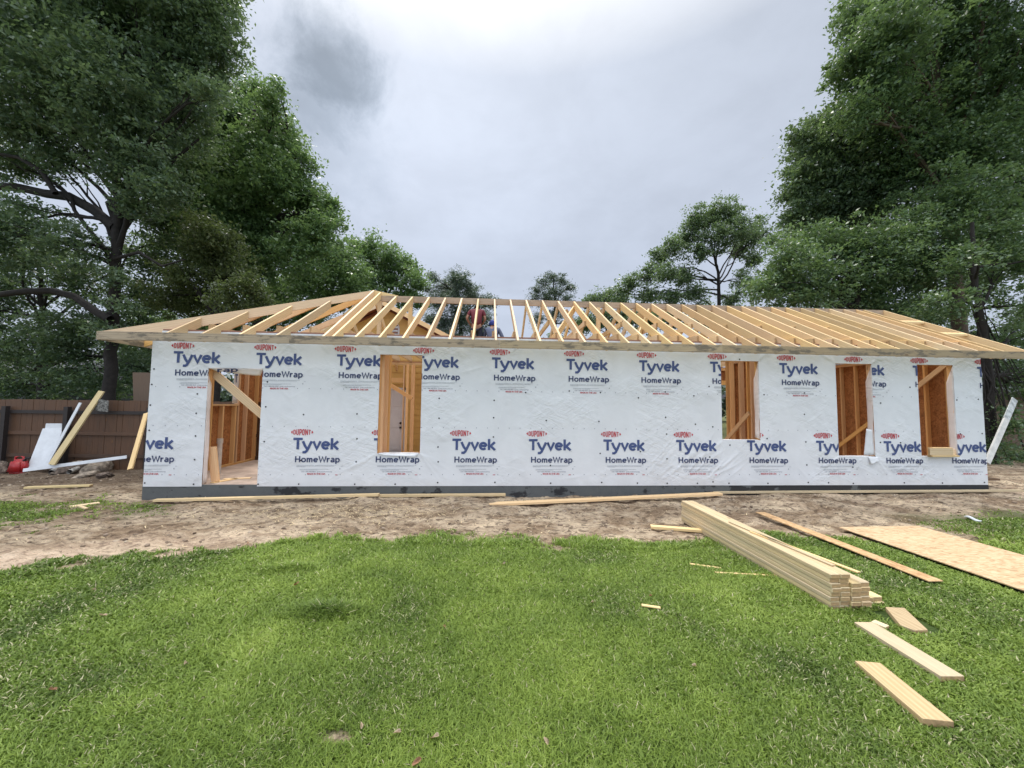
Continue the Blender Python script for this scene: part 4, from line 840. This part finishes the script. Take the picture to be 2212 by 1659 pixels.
tree('shade_tree', 'shaded tree glimpsed through the rafters at far right', b, [b, *trunk_line([(2000, 760), (2000, 650)], 24)], .15,
     lob([(2000, 680, 55), (1920, 700, 50), (1840, 710, 50), (1750, 700, 45), (1680, 700, 40), (2080, 740, 40), (2160, 790, 40), (2100, 620, 40), (2160, 560, 60), (2230, 700, 60)], 24, 1.5, 16), 'oak', .10, 26, 36, cl_r=.5)
# wood edge far behind everything (individually unreadable)
rs = np.random.default_rng(77); BL = []
for k in range(60):
    a = R(-58+k*2.0)+YAW; d = rs.uniform(42, 55); h = rs.uniform(1.5, 3.2)
    BL.append((CAM.x+math.sin(a)*d, CAM.y+math.cos(a)*d, h*.8, 2.6, 1.6, h*1.1))
V, Fq, tone = leaves(BL, .2, 12, rs, cl_r=.7)
o = link('distant_woods', npmesh('distant_woods', V, Fq, attrs={'tone': ('POINT', tone)}), None, M['pineleaf']); tag(o, 'far line of dark woods behind the whole plot', 'woods', kind='stuff')
NLEAF += len(Fq); print('leaves', NLEAF)

# ------------------------------------------------------------------ lumber and boards on the ground
G = -.235
NW = 'near end'
ends = {1: 2, 2: 2, 3: 4, 4: 4, 5: 4, 6: 4, 7: 6, 8: 6}
rj = random.Random(4)
for row in range(1, 9):
    for c_ in range(ends[row]):
        x0 = 8.935+c_*.0915+rj.uniform(-.004, .004); z0 = G-.012+(8-row)*.0392; y0 = -3.93+rj.uniform(-.014, .014)+(.0 if c_ < 4 else .06); y1 = y0+2.44
        if row <= 2: x0 -= .002*row
        o = box('lumber_board', (-T4/2, 0, -T2/2), (T4/2, y1-y0, T2/2), M['pine_stack'], None, (0, 1, 0), bevel=.0055)
        o.location = (x0+T4/2, y0, z0+T2/2); o.rotation_euler[2] = rj.uniform(-.001, .001)
        where = {1: 'top', 8: 'bottom'}.get(row, ordinal(row-1)+' from top')
        tag(o, f'two-by-four in the lumber pile, {where} layer, {ordinal(c_)} from left', 'lumber', 'two-by-fours in the lumber pile')
def flat_board(name, p, q, w, t, mat, label, cat='board', group=None, z=None, z2=None, bevel=.002):
    p, q = Vector((*p, 0)), Vector((*q, 0)); L = (q-p).length
    z = (max(gz(p.x, p.y), gz(q.x, q.y), gz((p.x+q.x)/2, (p.y+q.y)/2))+.004) if z is None else z; z2 = z if z2 is None else z2
    o = box(name, (0, -w/2, 0), (L, w/2, t), mat, None, (1, 0, 0), bevel); o.location = (p.x, p.y, z)
    o.rotation_euler = (0, -math.atan2(z2-z, L), math.atan2(q.y-p.y, q.x-p.x)); return tag(o, label, cat, group)
flat_board('wood_lath', (8.98, -2.55), (9.10, -3.80), .038, .012, M['pine_stack'], 'thin lath lying on top of the lumber pile, left one of two', 'lath', 'laths on the pile', z=G+8*.0392-.010)
flat_board('wood_lath', (8.99, -2.9), (9.19, -3.94), .035, .012, M['pine'], 'thin lath on the lumber pile whose end sticks out to the right', 'lath', 'laths on the pile', z=G+8*.0392-.010)
GB = 'loose boards near the lumber pile'
flat_board('wood_plank', (8.97, -4.17), (8.94, -4.75), .15, .038, M['pine_stack'], 'long loose plank on the grass, middle one of the three below the pile', 'plank', GB, z=G)
flat_board('wood_plank', (8.535, -4.60), (8.45, -5.05), .15, .038, M['pine_ground'], 'nearest loose plank on the grass, at the bottom right of the lawn', 'plank', GB, z=G)
o = prism('wood_plank', [(9.38, -3.97, G), (9.53, -3.99, G), (9.36, -4.29, G), (9.25, -4.29, G), (9.22, -4.22, G)], (0, 0, .038), M['pine_ground'], None, (0, 1, 0), .002); tag(o, 'short plank with an angled cut end beside the pile corner', 'plank', GB)
flat_board('wood_offcut', (9.07, -4.15), (9.10, -4.23), .06, .036, M['pine_stack'], 'tiny wood offcut touching the far end of the middle plank', 'offcut', z=G)
o = box('osb_sheet', (-.61, 0, 0), (.61, 2.44, .012), M['osb'], None, (0, 1, 0), .001); o.location = (11.62, -4.4, -.205); o.rotation_euler = (R(.0), 0, R(1)); tag(o, 'large pale oriented strand board sheet flat on the grass at right', 'osb sheet')
flat_board('osb_strip', (10.38, -1.22), (10.39, -3.55), .15, .012, M['osb_strip'], 'narrow long strip of strand board lying between pile and sheet', 'osb strip', z=-.205)
GL = 'long boards laid along the foundation'
flat_board('long_board', (.45, -.30), (4.1, -.17), .09, .038, M['pine'], 'long two-by-four along the slab, leftmost, starting below the doorway', 'board', GL, z=-.215, z2=-.165)
flat_board('long_board', (3.75, -.10), (6.35, -.14), .09, .038, M['pine'], 'board along the slab behind the leftmost one, ending mid wall', 'board', GL, z=-.20, z2=-.18)
flat_board('long_board', (6.05, -.62), (10.4, -.17), .14, .038, M['pine'], 'long board on the dirt touching the far end of the lumber pile', 'board', GL, z=-.225, z2=-.17)
flat_board('long_board', (10.35, -.03), (16.7, -.12), .09, .034, M['pine_stack'], 'long board against the slab under the right windows', 'board', GL, z=-.175, z2=-.14)
flat_board('long_board', (8.32, -1.80), (9.0, -2.0), .09, .035, M['pine'], 'short two-by-four on the dirt edge left of the lumber pile', 'board')
flat_board('wood_stake', (8.36, -3.23), (8.96, -3.33), .03, .012, M['pine'], 'thin stake in the grass pointing at the lumber pile', 'stake')
flat_board('wood_stake', (8.22, -3.0), (8.5, -3.12), .035, .01, M['pine'], 'short pale splinter of wood behind the thin stake', 'stake')
flat_board('wood_chip', (7.33, -3.84), (7.47, -3.89), .03, .01, M['pine'], 'small wood chip alone in the middle of the lawn', 'chip', z=-.21)
flat_board('long_board', (-2.80, .78), (-1.80, .95), .09, .035, M['pine_stack'], 'single board on the dirt in front of the debris by the fence', 'board')
flat_board('wood_offcut', (-.62, -.55), (-.42, -.30), .10, .02, M['pine'], 'pale offcut on the patchy grass left of the slab corner', 'offcut', 'offcuts left of the slab')
flat_board('wood_offcut', (-.55, -.50), (-.22, -.70), .04, .02, M['pine'], 'narrow offcut lying across the pale one left of the slab', 'offcut', 'offcuts left of the slab')
flat_board('wood_offcut', (9.55, -1.05), (9.60, -1.4), .05, .02, M['pine'], 'small stick on the dirt right of the pile far end', 'offcut')
# boards stacked on the sill of the right-most window
BS = 'short boards stacked on the window sill'
for (a, b, y, z, h, lb) in ((14.83, 15.42, -.065, .537, .03, 'lowest long board of the small stack on the rightmost sill'), (15.02, 15.60, .03, .537, .03, 'lower back board of the stack on the rightmost sill, sticking out right'), (14.80, 15.30, -.075, .568, .135, 'board standing on edge at the front of the stack on the rightmost sill'), (15.10, 15.52, .03, .568, .11, 'shorter back block of the stack on the rightmost sill, sticking out right'), (14.86, 15.30, -.05, .704, .016, 'thin top board of the small stack on the rightmost sill')):
    o = box('short_board', (a, y-(.02 if z == .568 else .045), z), (b, y+(.02 if z == .568 else .045), z+h), M['pine'], None, (1, 0, 0), .002); tag(o, lb, 'board', BS)
# left: things leaning on the fence
def leaning(name, p, q, w, t, mat, label, cat):
    o = beam(name, p, q, w, t, mat, None, (0, 1, .3), .002); return tag(o, label, cat)
leaning('leaning_board', atD(205, 1000, 9.1), atD(442, 700+0, 10.2) if False else onY(216, 848, 3.2), .11, .038, M['pine_stack'], 'tall yellowish board leaning against the fence at a slant', 'board') if False else None
def lean2(name, pb, pt, yb, yt, w, t, mat, label, cat):
    P, Q = onY(*pb, yb), onY(*pt, yt); d = (Q-P).normalized(); n = Vector((0, -1, .25)); s = d.cross(n).normalized(); n = s.cross(d)
    o = prism(name, [P+s*a*w/2+n*b*t/2 for a, b in ((-1, -1), (1, -1), (1, 1), (-1, 1))], Q-P, mat, None, d, .002); return tag(o, label, cat)
lean2('leaning_board', (112, 1004), (220, 845), 2.45, 3.15, .14, .038, M['pine_stack'], 'tall yellowish board leaning steeply against the fence', 'board')
lean2('leaning_strip', (103, 1000), (174, 870), 2.75, 3.2, .07, .02, M['white'], 'narrow white trim strip leaning against the fence', 'trim strip')
lean2('leaning_board', (281, 1014), (316, 893), 2.1, 3.0, .10, .038, M['pine'], 'board leaning on the fence beside the wrapped wall corner', 'board')
P0, P1, P2, P3 = onY(58, 1012, 2.8), onY(104, 1012, 2.8), onY(136, 926, 3.22), onY(92, 926, 3.22)
o = prism('leaning_sheet', [P0, P1, P2, P3], (0, .015, .006), M['white'], None, (0, 0, 1)); tag(o, 'large white sheet leaning against the fence beside the red can', 'panel')
o = prism('leaning_sheet', [onY(97, 926, 3.24), onY(134, 926, 3.24), onY(133, 915, 3.26), onY(99, 915, 3.26)], (0, .012, .004), M['white'], None, (0, 0, 1)); tag(o, 'small white offcut peeking above the large white sheet', 'panel')
lean2('white_strip', (50, 1016), (274, 987), 2.35, 2.95, .08, .02, M['white'], 'long white strip lying low across the rock pile', 'trim strip')
for pts, y_, lb in (([(111, 1022), (130, 1010)], 2.0, 'short white pipe pointing at the camera, left one of two'), ([(149, 1021), (184, 1008)], 2.05, 'longer white pipe on the dirt in front of the rock pile')):
    a_ = onZ(*pts[0], -.24); b_ = onZ(*pts[1], -.24); 
    V_ = [(a_.x, a_.y, -.22), (b_.x, b_.y, -.21)]; d_ = (Vector(V_[1])-Vector(V_[0]))
    o = tubes('pvc_pipe', [(V_, [.052, .052]), ([V_[1], V_[0]], [.045, .045])], M['pvc'], None, 16); tag(o, lb, 'pipe', 'white pipes by the fence')
def rock(px, py, r, sq, mat, lb, seed, name='rock', cat='rock'):
    p_ = onZ(px, py+19, -.28); bm = bmesh.new(); bmesh.ops.create_icosphere(bm, subdivisions=4, radius=1); rs_ = np.random.default_rng(seed); o1 = rs_.uniform(0, 50, 3)
    for v in bm.verts:
        c = v.co; n = float(fbm(np.array([c.x*1.3+o1[0]+c.z*.9]), np.array([c.y*1.3+o1[1]-c.z*.7]), 4)[0]); k = .62+.75*n; v.co = Vector((c.x*r*sq[0]*k, c.y*r*sq[1]*k, c.z*r*sq[2]*k))
    bmesh.ops.recalc_face_normals(bm, faces=bm.faces)
    me = bpy.data.meshes.new(name); bm.to_mesh(me); bm.free(); o = link(name, me, None, mat); o.location = (p_.x, p_.y, gz(p_.x, p_.y)+r*sq[2]*.45); o.rotation_euler = (rs_.uniform(-.3, .3), rs_.uniform(-.3, .3), rs_.uniform(0, 3)); return tag(o, lb, cat, 'rubble by the fence')
rock(150, 1000, .21, (1.5, .8, .75), M['rock2'], 'long dark rubble lump behind the white pipes', 1); rock(168, 996, .20, (1.3, .8, .9), M['rock'], 'upright brown chunk in the middle of the rubble', 2)
rock(210, 998, .22, (1.4, .8, .8), M['rock'], 'pale broken slab chunk at the right of the rubble', 3); rock(128, 1004, .12, (1.3, 1, .6), M['rock2'], 'small dark lump beside the short white pipe', 4)
rock(183, 1012, .14, (1.4, .8, .5), M['rock'], 'flat little stone right of the longer white pipe', 5); rock(228, 1012, .15, (1.2, .9, .5), M['rock2'], 'low stone at the right tip of the rubble', 6); rock(-6, 1000, .22, (1.5, .8, .8), M['rock2'], 'dark heap left of the red can', 7)
cp = prism('rag', [onY(213, 862, 3.05), onY(234, 866, 3.05), onY(232, 890, 3.05), onY(214, 888, 3.05), onY(195, 886, 3.05)], (0, .02, 0), simple('mottled_cloth', (.16, .16, .15), .9, .9, 25), None); tag(cp, 'mottled grey cloth hung over the fence rail by the tall board', 'cloth')
# red fuel can
gp = onZ(40, 1022, -.3); can = empty('fuel_can', (gp.x, gp.y, gz(gp.x, gp.y)), label='red plastic fuel can standing beside the white sheet', cat='fuel can')
bm = bmesh.new(); bmesh.ops.create_cube(bm, size=1, matrix=Matrix.Translation((0, 0, .17)) @ Matrix.Diagonal((.40, .24, .34, 1)))
for v in bm.verts:
    if v.co.z > .2: v.co.x *= .72; v.co.y *= .7
bmesh.ops.bevel(bm, geom=list(bm.edges), offset=.055, segments=4, affect='EDGES'); me = bpy.data.meshes.new('body'); bm.to_mesh(me); bm.free()
for f in me.polygons: f.use_smooth = True
link('body', me, can, M['redplastic']); tubes('handle', [([(-.10, 0, .31), (-.09, 0, .39), (0, 0, .415), (.08, 0, .39), (.09, 0, .31)], [.02]*5)], M['redplastic'], can, 10)
tubes('spout', [([(.10, 0, .30), (.15, 0, .36), (.24, 0, .37)], [.032, .022, .014])], M['black'], can, 10)
# right: white leaning post + broken sheet, step board by the far corner
lean2('white_post', (2132, 1000), (2174, 905), .45, .6, .11, .04, M['pvc'], 'wide white post leaning on the bushes beside the right end wall', 'post')
lean2('white_film', (2174, 905), (2192, 862), .6, .75, .13, .02, M['film'], 'crumpled pale plastic caught in the bushes above the white post', 'plastic sheet')
o = box('low_platform', (16.35, .35, -.02), (16.95, .8, .02), M['ply']); tag(o, 'small brown wooden platform at the right corner of the house', 'platform')
p_ = onZ((2500+1880/1.413)*.5486, (1850+262/1.413)*.5486, -.19)
bm = bmesh.new(); bmesh.ops.create_icosphere(bm, subdivisions=3, radius=.07)
for v in bm.verts: v.co = Vector((v.co.x*.55*(1-.4*abs(v.co.y/.09)), v.co.y*1.3, v.co.z*.3+.02*math.sin(v.co.y*40)))
me = bpy.data.meshes.new('litter'); bm.to_mesh(me); bm.free(); o = link('litter', me, None, M['white']); o.location = (p_.x, p_.y, gz(p_.x, p_.y)+.025); o.rotation_euler[2] = .4; tag(o, 'crumpled white scrap on the dirt at right', 'litter')
# fallen leaves on the lawn
lfm = simple('dry_leaf', (.46, .26, .15), .7, .3, 40); lfm2 = simple('pale_dry_leaf', (.62, .50, .36), .7, .2, 40)
rj = random.Random(12)
spots = [(202, 1278), (222, 1335), (113, 1496), (400, 1438), (640, 1468), (858, 1582), (940, 1590), (1088, 1218), (850, 1198), (960, 1350), (1280, 1300), (1190, 1455), (1270, 1420), (1405, 1290), (900, 1645), (1545, 1605), (1660, 1520), (640, 1265), (1380, 1100), (535, 1172), (780, 1570), (300, 1560), (1180, 1600), (1500, 1440)]
rj.shuffle(spots)
for k, (px, py) in enumerate(spots[:17]):
    p_ = onZ(px, py, -.22); s = rj.uniform(.011, .021); pts = []
    for t in np.linspace(0, 2*math.pi, 11)[:-1]: pts.append((math.cos(t)*s*1.3, math.sin(t)*s*.6*(1-.25*math.cos(t)), .006*math.sin(t*2)+abs(math.sin(t))*.008))
    bm = bmesh.new(); ce = bm.verts.new((0, 0, -.002)); vs = [bm.verts.new(p) for p in pts]
    for i in range(10): bm.faces.new((ce, vs[i], vs[(i+1) % 10]))
    bmesh.ops.solidify(bm, geom=list(bm.faces), thickness=.0012)
    me = bpy.data.meshes.new('fallen_leaf'); bm.to_mesh(me); bm.free(); o = link('fallen_leaf', me, None, rj.choice([lfm, lfm2, lfm2])); o.location = (p_.x, p_.y, gz(p_.x, p_.y)+.03); o.rotation_euler = (rj.uniform(-.6, .6), rj.uniform(-.6, .6), rj.uniform(0, 6))
    tag(o, 'small dry leaf lying on the lawn', 'leaf', 'dry leaves on the lawn')
# dirt clods and straw scattered over the bare soil
def clods():
    rs = np.random.default_rng(19); bm = bmesh.new(); bmesh.ops.create_icosphere(bm, subdivisions=1, radius=1); Vb = np.array([list(v.co) for v in bm.verts]); Fb = np.array([[v.index for v in f.verts] for f in bm.faces]); bm.free()
    n = 9000; x = rs.uniform(-7, 19, n); y = rs.uniform(-3.4, 2.6, n); ok = (grass_mask(x, y) < .35) & ~((x > -.1) & (x < 16.3) & (y > -.03)); x, y = x[ok], y[ok]; n = len(x)
    k = fbm(x*1.5, y*2.5, 3); ok = rs.random(n) < np.clip((k-.35)*4, .08, 1); x, y = x[ok], y[ok]; n = len(x)
    s = .006+.022*rs.random(n)**3.5; z = ground_z(x, y)+s*.2
    D = Vb[None]*(s[:, None, None]*(.7+.6*rs.random((n, len(Vb), 1))))*np.stack([1+.6*rs.random(n), 1+.3*rs.random(n), .55+.2*rs.random(n)], 1)[:, None]
    V = (D+np.stack([x, y, z], 1)[:, None]).reshape(-1, 3); Fq = (Fb[None]+np.arange(n)[:, None, None]*len(Vb)).reshape(-1, 3)
    me = npmesh('dirt_clods', V, Fq, attrs={'tone': ('POINT', np.repeat(rs.random(n), len(Vb)))}); m, T = newmat('dirt_clod'); a = T.n('ShaderNodeAttribute', attribute_name='tone').outputs['Fac']
    out(T, T.n('ShaderNodeBsdfPrincipled', {'Base Color': T.ramp(a, [(0, (.11, .075, .052)), (.6, (.24, .18, .13)), (1, (.5, .41, .31))]), 'Roughness': .95}))
    tag(link('dirt_clods', me, None, m), 'small clods of dirt over the bare strip before the house', 'dirt', kind='stuff')
clods()
def shavings():
    rs = np.random.default_rng(29); n = 2600; k = n//2
    x = np.concatenate([rs.normal(3.9, .9, k), rs.uniform(-1, 18, n-k)]); y = np.concatenate([rs.normal(-1.0, .28, k), rs.uniform(-2.4, -.2, n-k)])
    ok = (grass_mask(x, y) < .4) & ~covered(x, y); x, y = x[ok], y[ok]; n = len(x); a = rs.uniform(0, np.pi, n); l = .008+.045*rs.random(n)**2; w = .0016+.005*rs.random(n)**3; z = ground_z(x, y)+.006+.006*rs.random(n)
    c, s_ = np.cos(a), np.sin(a); q = np.stack([np.stack([x+u*l*c-v*w*s_, y+u*l*s_+v*w*c, z+u*.004], 1) for u, v in ((-1, -1), (1, -1), (1, 1), (-1, 1))], 1)
    tag(link('wood_shavings', npmesh('wood_shavings', q.reshape(-1, 3), np.arange(4*n).reshape(-1, 4)), None, simple('straw_coloured_shavings', (.66, .52, .32), .8, .3, 5)), 'straw coloured wood shavings and splinters littering the dirt strip', 'shavings', kind='stuff')
bpy.context.view_layer.update()
shavings()
bpy.context.view_layer.update()
grass_blades()
# ------------------------------------------------------------------ the two workers on the ceiling joists
def skin_mesh(name, joints, bones, mat, parent, sub=2, root=0):
    me = bpy.data.meshes.new(name); me.from_pydata([j[:3] for j in joints], bones, []); o = link(name, me, parent, mat)
    md = o.modifiers.new('skin', 'SKIN'); md.use_smooth_shade = True
    for v, j in zip(me.skin_vertices[0].data if me.skin_vertices else [], joints): pass
    if not me.skin_vertices:
        bm = bmesh.new(); bm.from_mesh(me); bm.verts.layers.skin.verify(); bm.to_mesh(me); bm.free()
    for k, (v, j) in enumerate(zip(me.skin_vertices[0].data, joints)): r = j[3]; v.radius = r if isinstance(r, tuple) else (r, r); v.use_root = (k == root)
    s = o.modifiers.new('sub', 'SUBSURF'); s.levels = sub; s.render_levels = sub; return o
def ball(name, c, r, mat, parent, sc=(1, 1, 1), cut=None, rot=(0, 0, 0)):
    bm = bmesh.new(); bmesh.ops.create_uvsphere(bm, u_segments=24, v_segments=16, radius=r)
    if cut is not None: bmesh.ops.bisect_plane(bm, geom=list(bm.verts)+list(bm.edges)+list(bm.faces), plane_co=(0, 0, cut), plane_no=(0, 0, -1), clear_outer=True)
    for v in bm.verts: v.co = Vector((v.co.x*sc[0], v.co.y*sc[1], v.co.z*sc[2]))
    me = bpy.data.meshes.new(name); bm.to_mesh(me); bm.free()
    for f in me.polygons: f.use_smooth = True
    o = link(name, me, parent, mat); o.location = c; o.rotation_euler = rot; return o
FZ = 2.909
def hand(c, d, parent, mat, sgn):
    """a short skinned chain for each finger, rooted in the palm"""
    c = Vector(c); d = Vector(d).normalized(); s = d.cross(Vector((0, 1, .2))).normalized(); J = [(*c, .028), (*(c+d*.05), (.034, .02))]; B = [(0, 1)]
    for k, (o_, L) in enumerate(((-.026, .060), (-.009, .07), (.009, .066), (.026, .052))):
        i = len(J); b_ = c+d*.075+s*o_; J += [(*b_, .0095), (*(b_+d*L*.5+Vector((0, .01, 0))), .0085), (*(b_+d*L*.85+Vector((0, .03, 0))), .0075)]; B += [(1, i), (i, i+1), (i+1, i+2)]
    i = len(J); t = c+d*.03+s*.03*sgn; J += [(*t, .012), (*(t+d*.03+s*.025*sgn+Vector((0, .01, 0))), .01)]; B += [(0, i), (i, i+1)]
    return J, B
def worker(name, label, origin, J, B, shirtJ, shirtB, trJ, trB, shirtm, head, rotz=0):
    o = empty(name, origin, label=label, cat='person'); o.rotation_euler[2] = rotz
    skin_mesh('body', J, B, M['skin'], o, root=0); skin_mesh('shirt', shirtJ, shirtB, shirtm, o); skin_mesh('trousers', trJ, trB, M['jeans'], o); return o
# man 1: standing, back to us, bent forward (y is forward), hands at his belt
hip_, wst, chs, nk, hd = (0, 0, .90), (0, .02, 1.08), (0, .10, 1.32), (0, .20, 1.46), (0, .30, 1.54)
J = [(*hip_, .13), (*wst, .125), (*chs, (.15, .11)), (*nk, .055), (*hd, (.085, .095)), (-.19, .10, 1.40, .055), (-.30, .02, 1.17, .042), (-.17, .17, .98, .032),
     (.19, .10, 1.40, .055), (.26, .04, 1.15, .042), (.16, .20, 1.02, .032), (-.10, 0, .84, .085), (-.12, .03, .46, .058), (-.13, -.01, .09, .042), (-.13, .13, .04, .035), (.10, 0, .84, .085), (.12, .05, .46, .058), (.13, .02, .09, .042), (.13, .16, .04, .035)]
B = [(0, 1), (1, 2), (2, 3), (3, 4), (2, 5), (5, 6), (6, 7), (2, 8), (8, 9), (9, 10), (0, 11), (11, 12), (12, 13), (13, 14), (0, 15), (15, 16), (16, 17), (17, 18)]
for hp, hb, sg in (((-.17, .17, .98), 7, 1), ((.16, .20, 1.02), 10, -1)):
    hj, hbn = hand(Vector(hp)+Vector((.02*sg, .02, -.01)), (.4*sg, .7, -.3), None, None, sg); n0 = len(J); J += hj; B += [(hb, n0)]+[(a+n0, b+n0) for a, b in hbn]
sJ = [(0, 0, .90, (.17, .165)), (0, .02, 1.08, (.165, .165)), (0, .10, 1.33, (.185, .14)), (0, .17, 1.43, .075), (-.19, .10, 1.40, .072), (-.265, .045, 1.25, .065), (.19, .10, 1.40, .072), (.24, .06, 1.24, .065)]
sB = [(0, 1), (1, 2), (2, 3), (2, 4), (4, 5), (2, 6), (6, 7)]
tJ = [(0, 0, .93, (.15, .125)), (-.10, 0, .80, .105), (-.12, .03, .46, .078), (-.13, -.01, .10, .062), (.10, 0, .80, .105), (.12, .05, .46, .078), (.13, .02, .10, .062)]
tB = [(0, 1), (1, 2), (2, 3), (0, 4), (4, 5), (5, 6)]
w1 = worker('person', 'man in a maroon t-shirt standing on the joists, seen from behind, bent forward', (5.62, 4.1, FZ), J, B, sJ, sB, tJ, tB, M['maroon'], hd, 0)
ball('hair', (0, .29, 1.57), .105, M['hair'], w1, (.85, 1.0, 1.0), -.02, (-.5, 0, 0)); ball('boot', (-.13, .06, .05), .06, M['black'], w1, (.9, 2.1, .8)); ball('boot', (.13, .09, .05), .06, M['black'], w1, (.9, 2.1, .8))
ball('face', (0, .345, 1.525), .07, M['skin'], w1, (.9, .9, 1.15)); ball('ear', (-.088, .28, 1.54), .025, M['skin'], w1, (.4, .8, 1.2)); ball('ear', (.088, .28, 1.54), .025, M['skin'], w1, (.4, .8, 1.2))
# man 2: crouching lower beside him, blue cap, grey-blue long sleeves
J = [(0, 0, .36, .13), (0, .06, .56, .125), (.0, .14, .80, (.15, .11)), (0, .19, .93, .055), (0, .22, 1.02, (.085, .095)), (-.19, .14, .84, .055), (-.25, .22, .60, .042), (-.15, .36, .44, .032), (.19, .12, .84, .055), (.31, .06, .60, .042), (.36, .12, .36, .032),
     (-.11, .02, .34, .085), (-.17, .38, .46, .058), (-.15, .20, .10, .042), (-.15, .34, .04, .035), (.11, .02, .34, .085), (.18, .36, .46, .058), (.15, .18, .10, .042), (.15, .32, .04, .035)]
B = [(0, 1), (1, 2), (2, 3), (3, 4), (2, 5), (5, 6), (6, 7), (2, 8), (8, 9), (9, 10), (0, 11), (11, 12), (12, 13), (13, 14), (0, 15), (15, 16), (16, 17), (17, 18)]
for hp, hb, sg, dd in (((-.15, .36, .44), 7, 1, (.3, .8, -.3)), ((.36, .12, .36), 10, -1, (.2, .3, -.9))):
    hj, hbn = hand(Vector(hp)+Vector(dd)*.03, dd, None, None, sg); n0 = len(J); J += hj; B += [(hb, n0)]+[(a+n0, b+n0) for a, b in hbn]
sJ = [(0, 0, .34, (.18, .175)), (0, .06, .56, (.175, .17)), (0, .14, .80, (.19, .155)), (0, .17, .90, .075), (-.19, .14, .84, .07), (-.25, .22, .60, .056), (-.16, .34, .46, .042), (.19, .12, .84, .07), (.31, .06, .60, .056), (.355, .11, .40, .042)]
sB = [(0, 1), (1, 2), (2, 3), (2, 4), (4, 5), (5, 6), (2, 7), (7, 8), (8, 9)]
tJ = [(0, 0, .38, (.15, .125)), (-.11, .02, .32, .11), (-.17, .38, .46, .08), (-.15, .20, .11, .062), (.11, .02, .32, .11), (.18, .36, .46, .08), (.15, .18, .11, .062)]
w2 = worker('person', 'man in a blue cap and grey long sleeves crouching on the joists, seen from behind', (6.10, 4.0, FZ), J, B, sJ, sB, tJ, tB, M['greyshirt'], None, 0)
ball('cap', (0, .22, 1.03), .115, M['bluecap'], w2, (.92, 1.05, 1.1), -.05); ball('cap_brim', (0, .34, 1.02), .07, M['bluecap'], w2, (1, 1.1, .15)); ball('face', (0, .265, .995), .07, M['skin'], w2, (.9, .9, 1.1))
ball('boot', (-.15, .27, .05), .06, M['black'], w2, (.9, 2.1, .8)); ball('boot', (.15, .25, .05), .06, M['black'], w2, (.9, 2.1, .8))
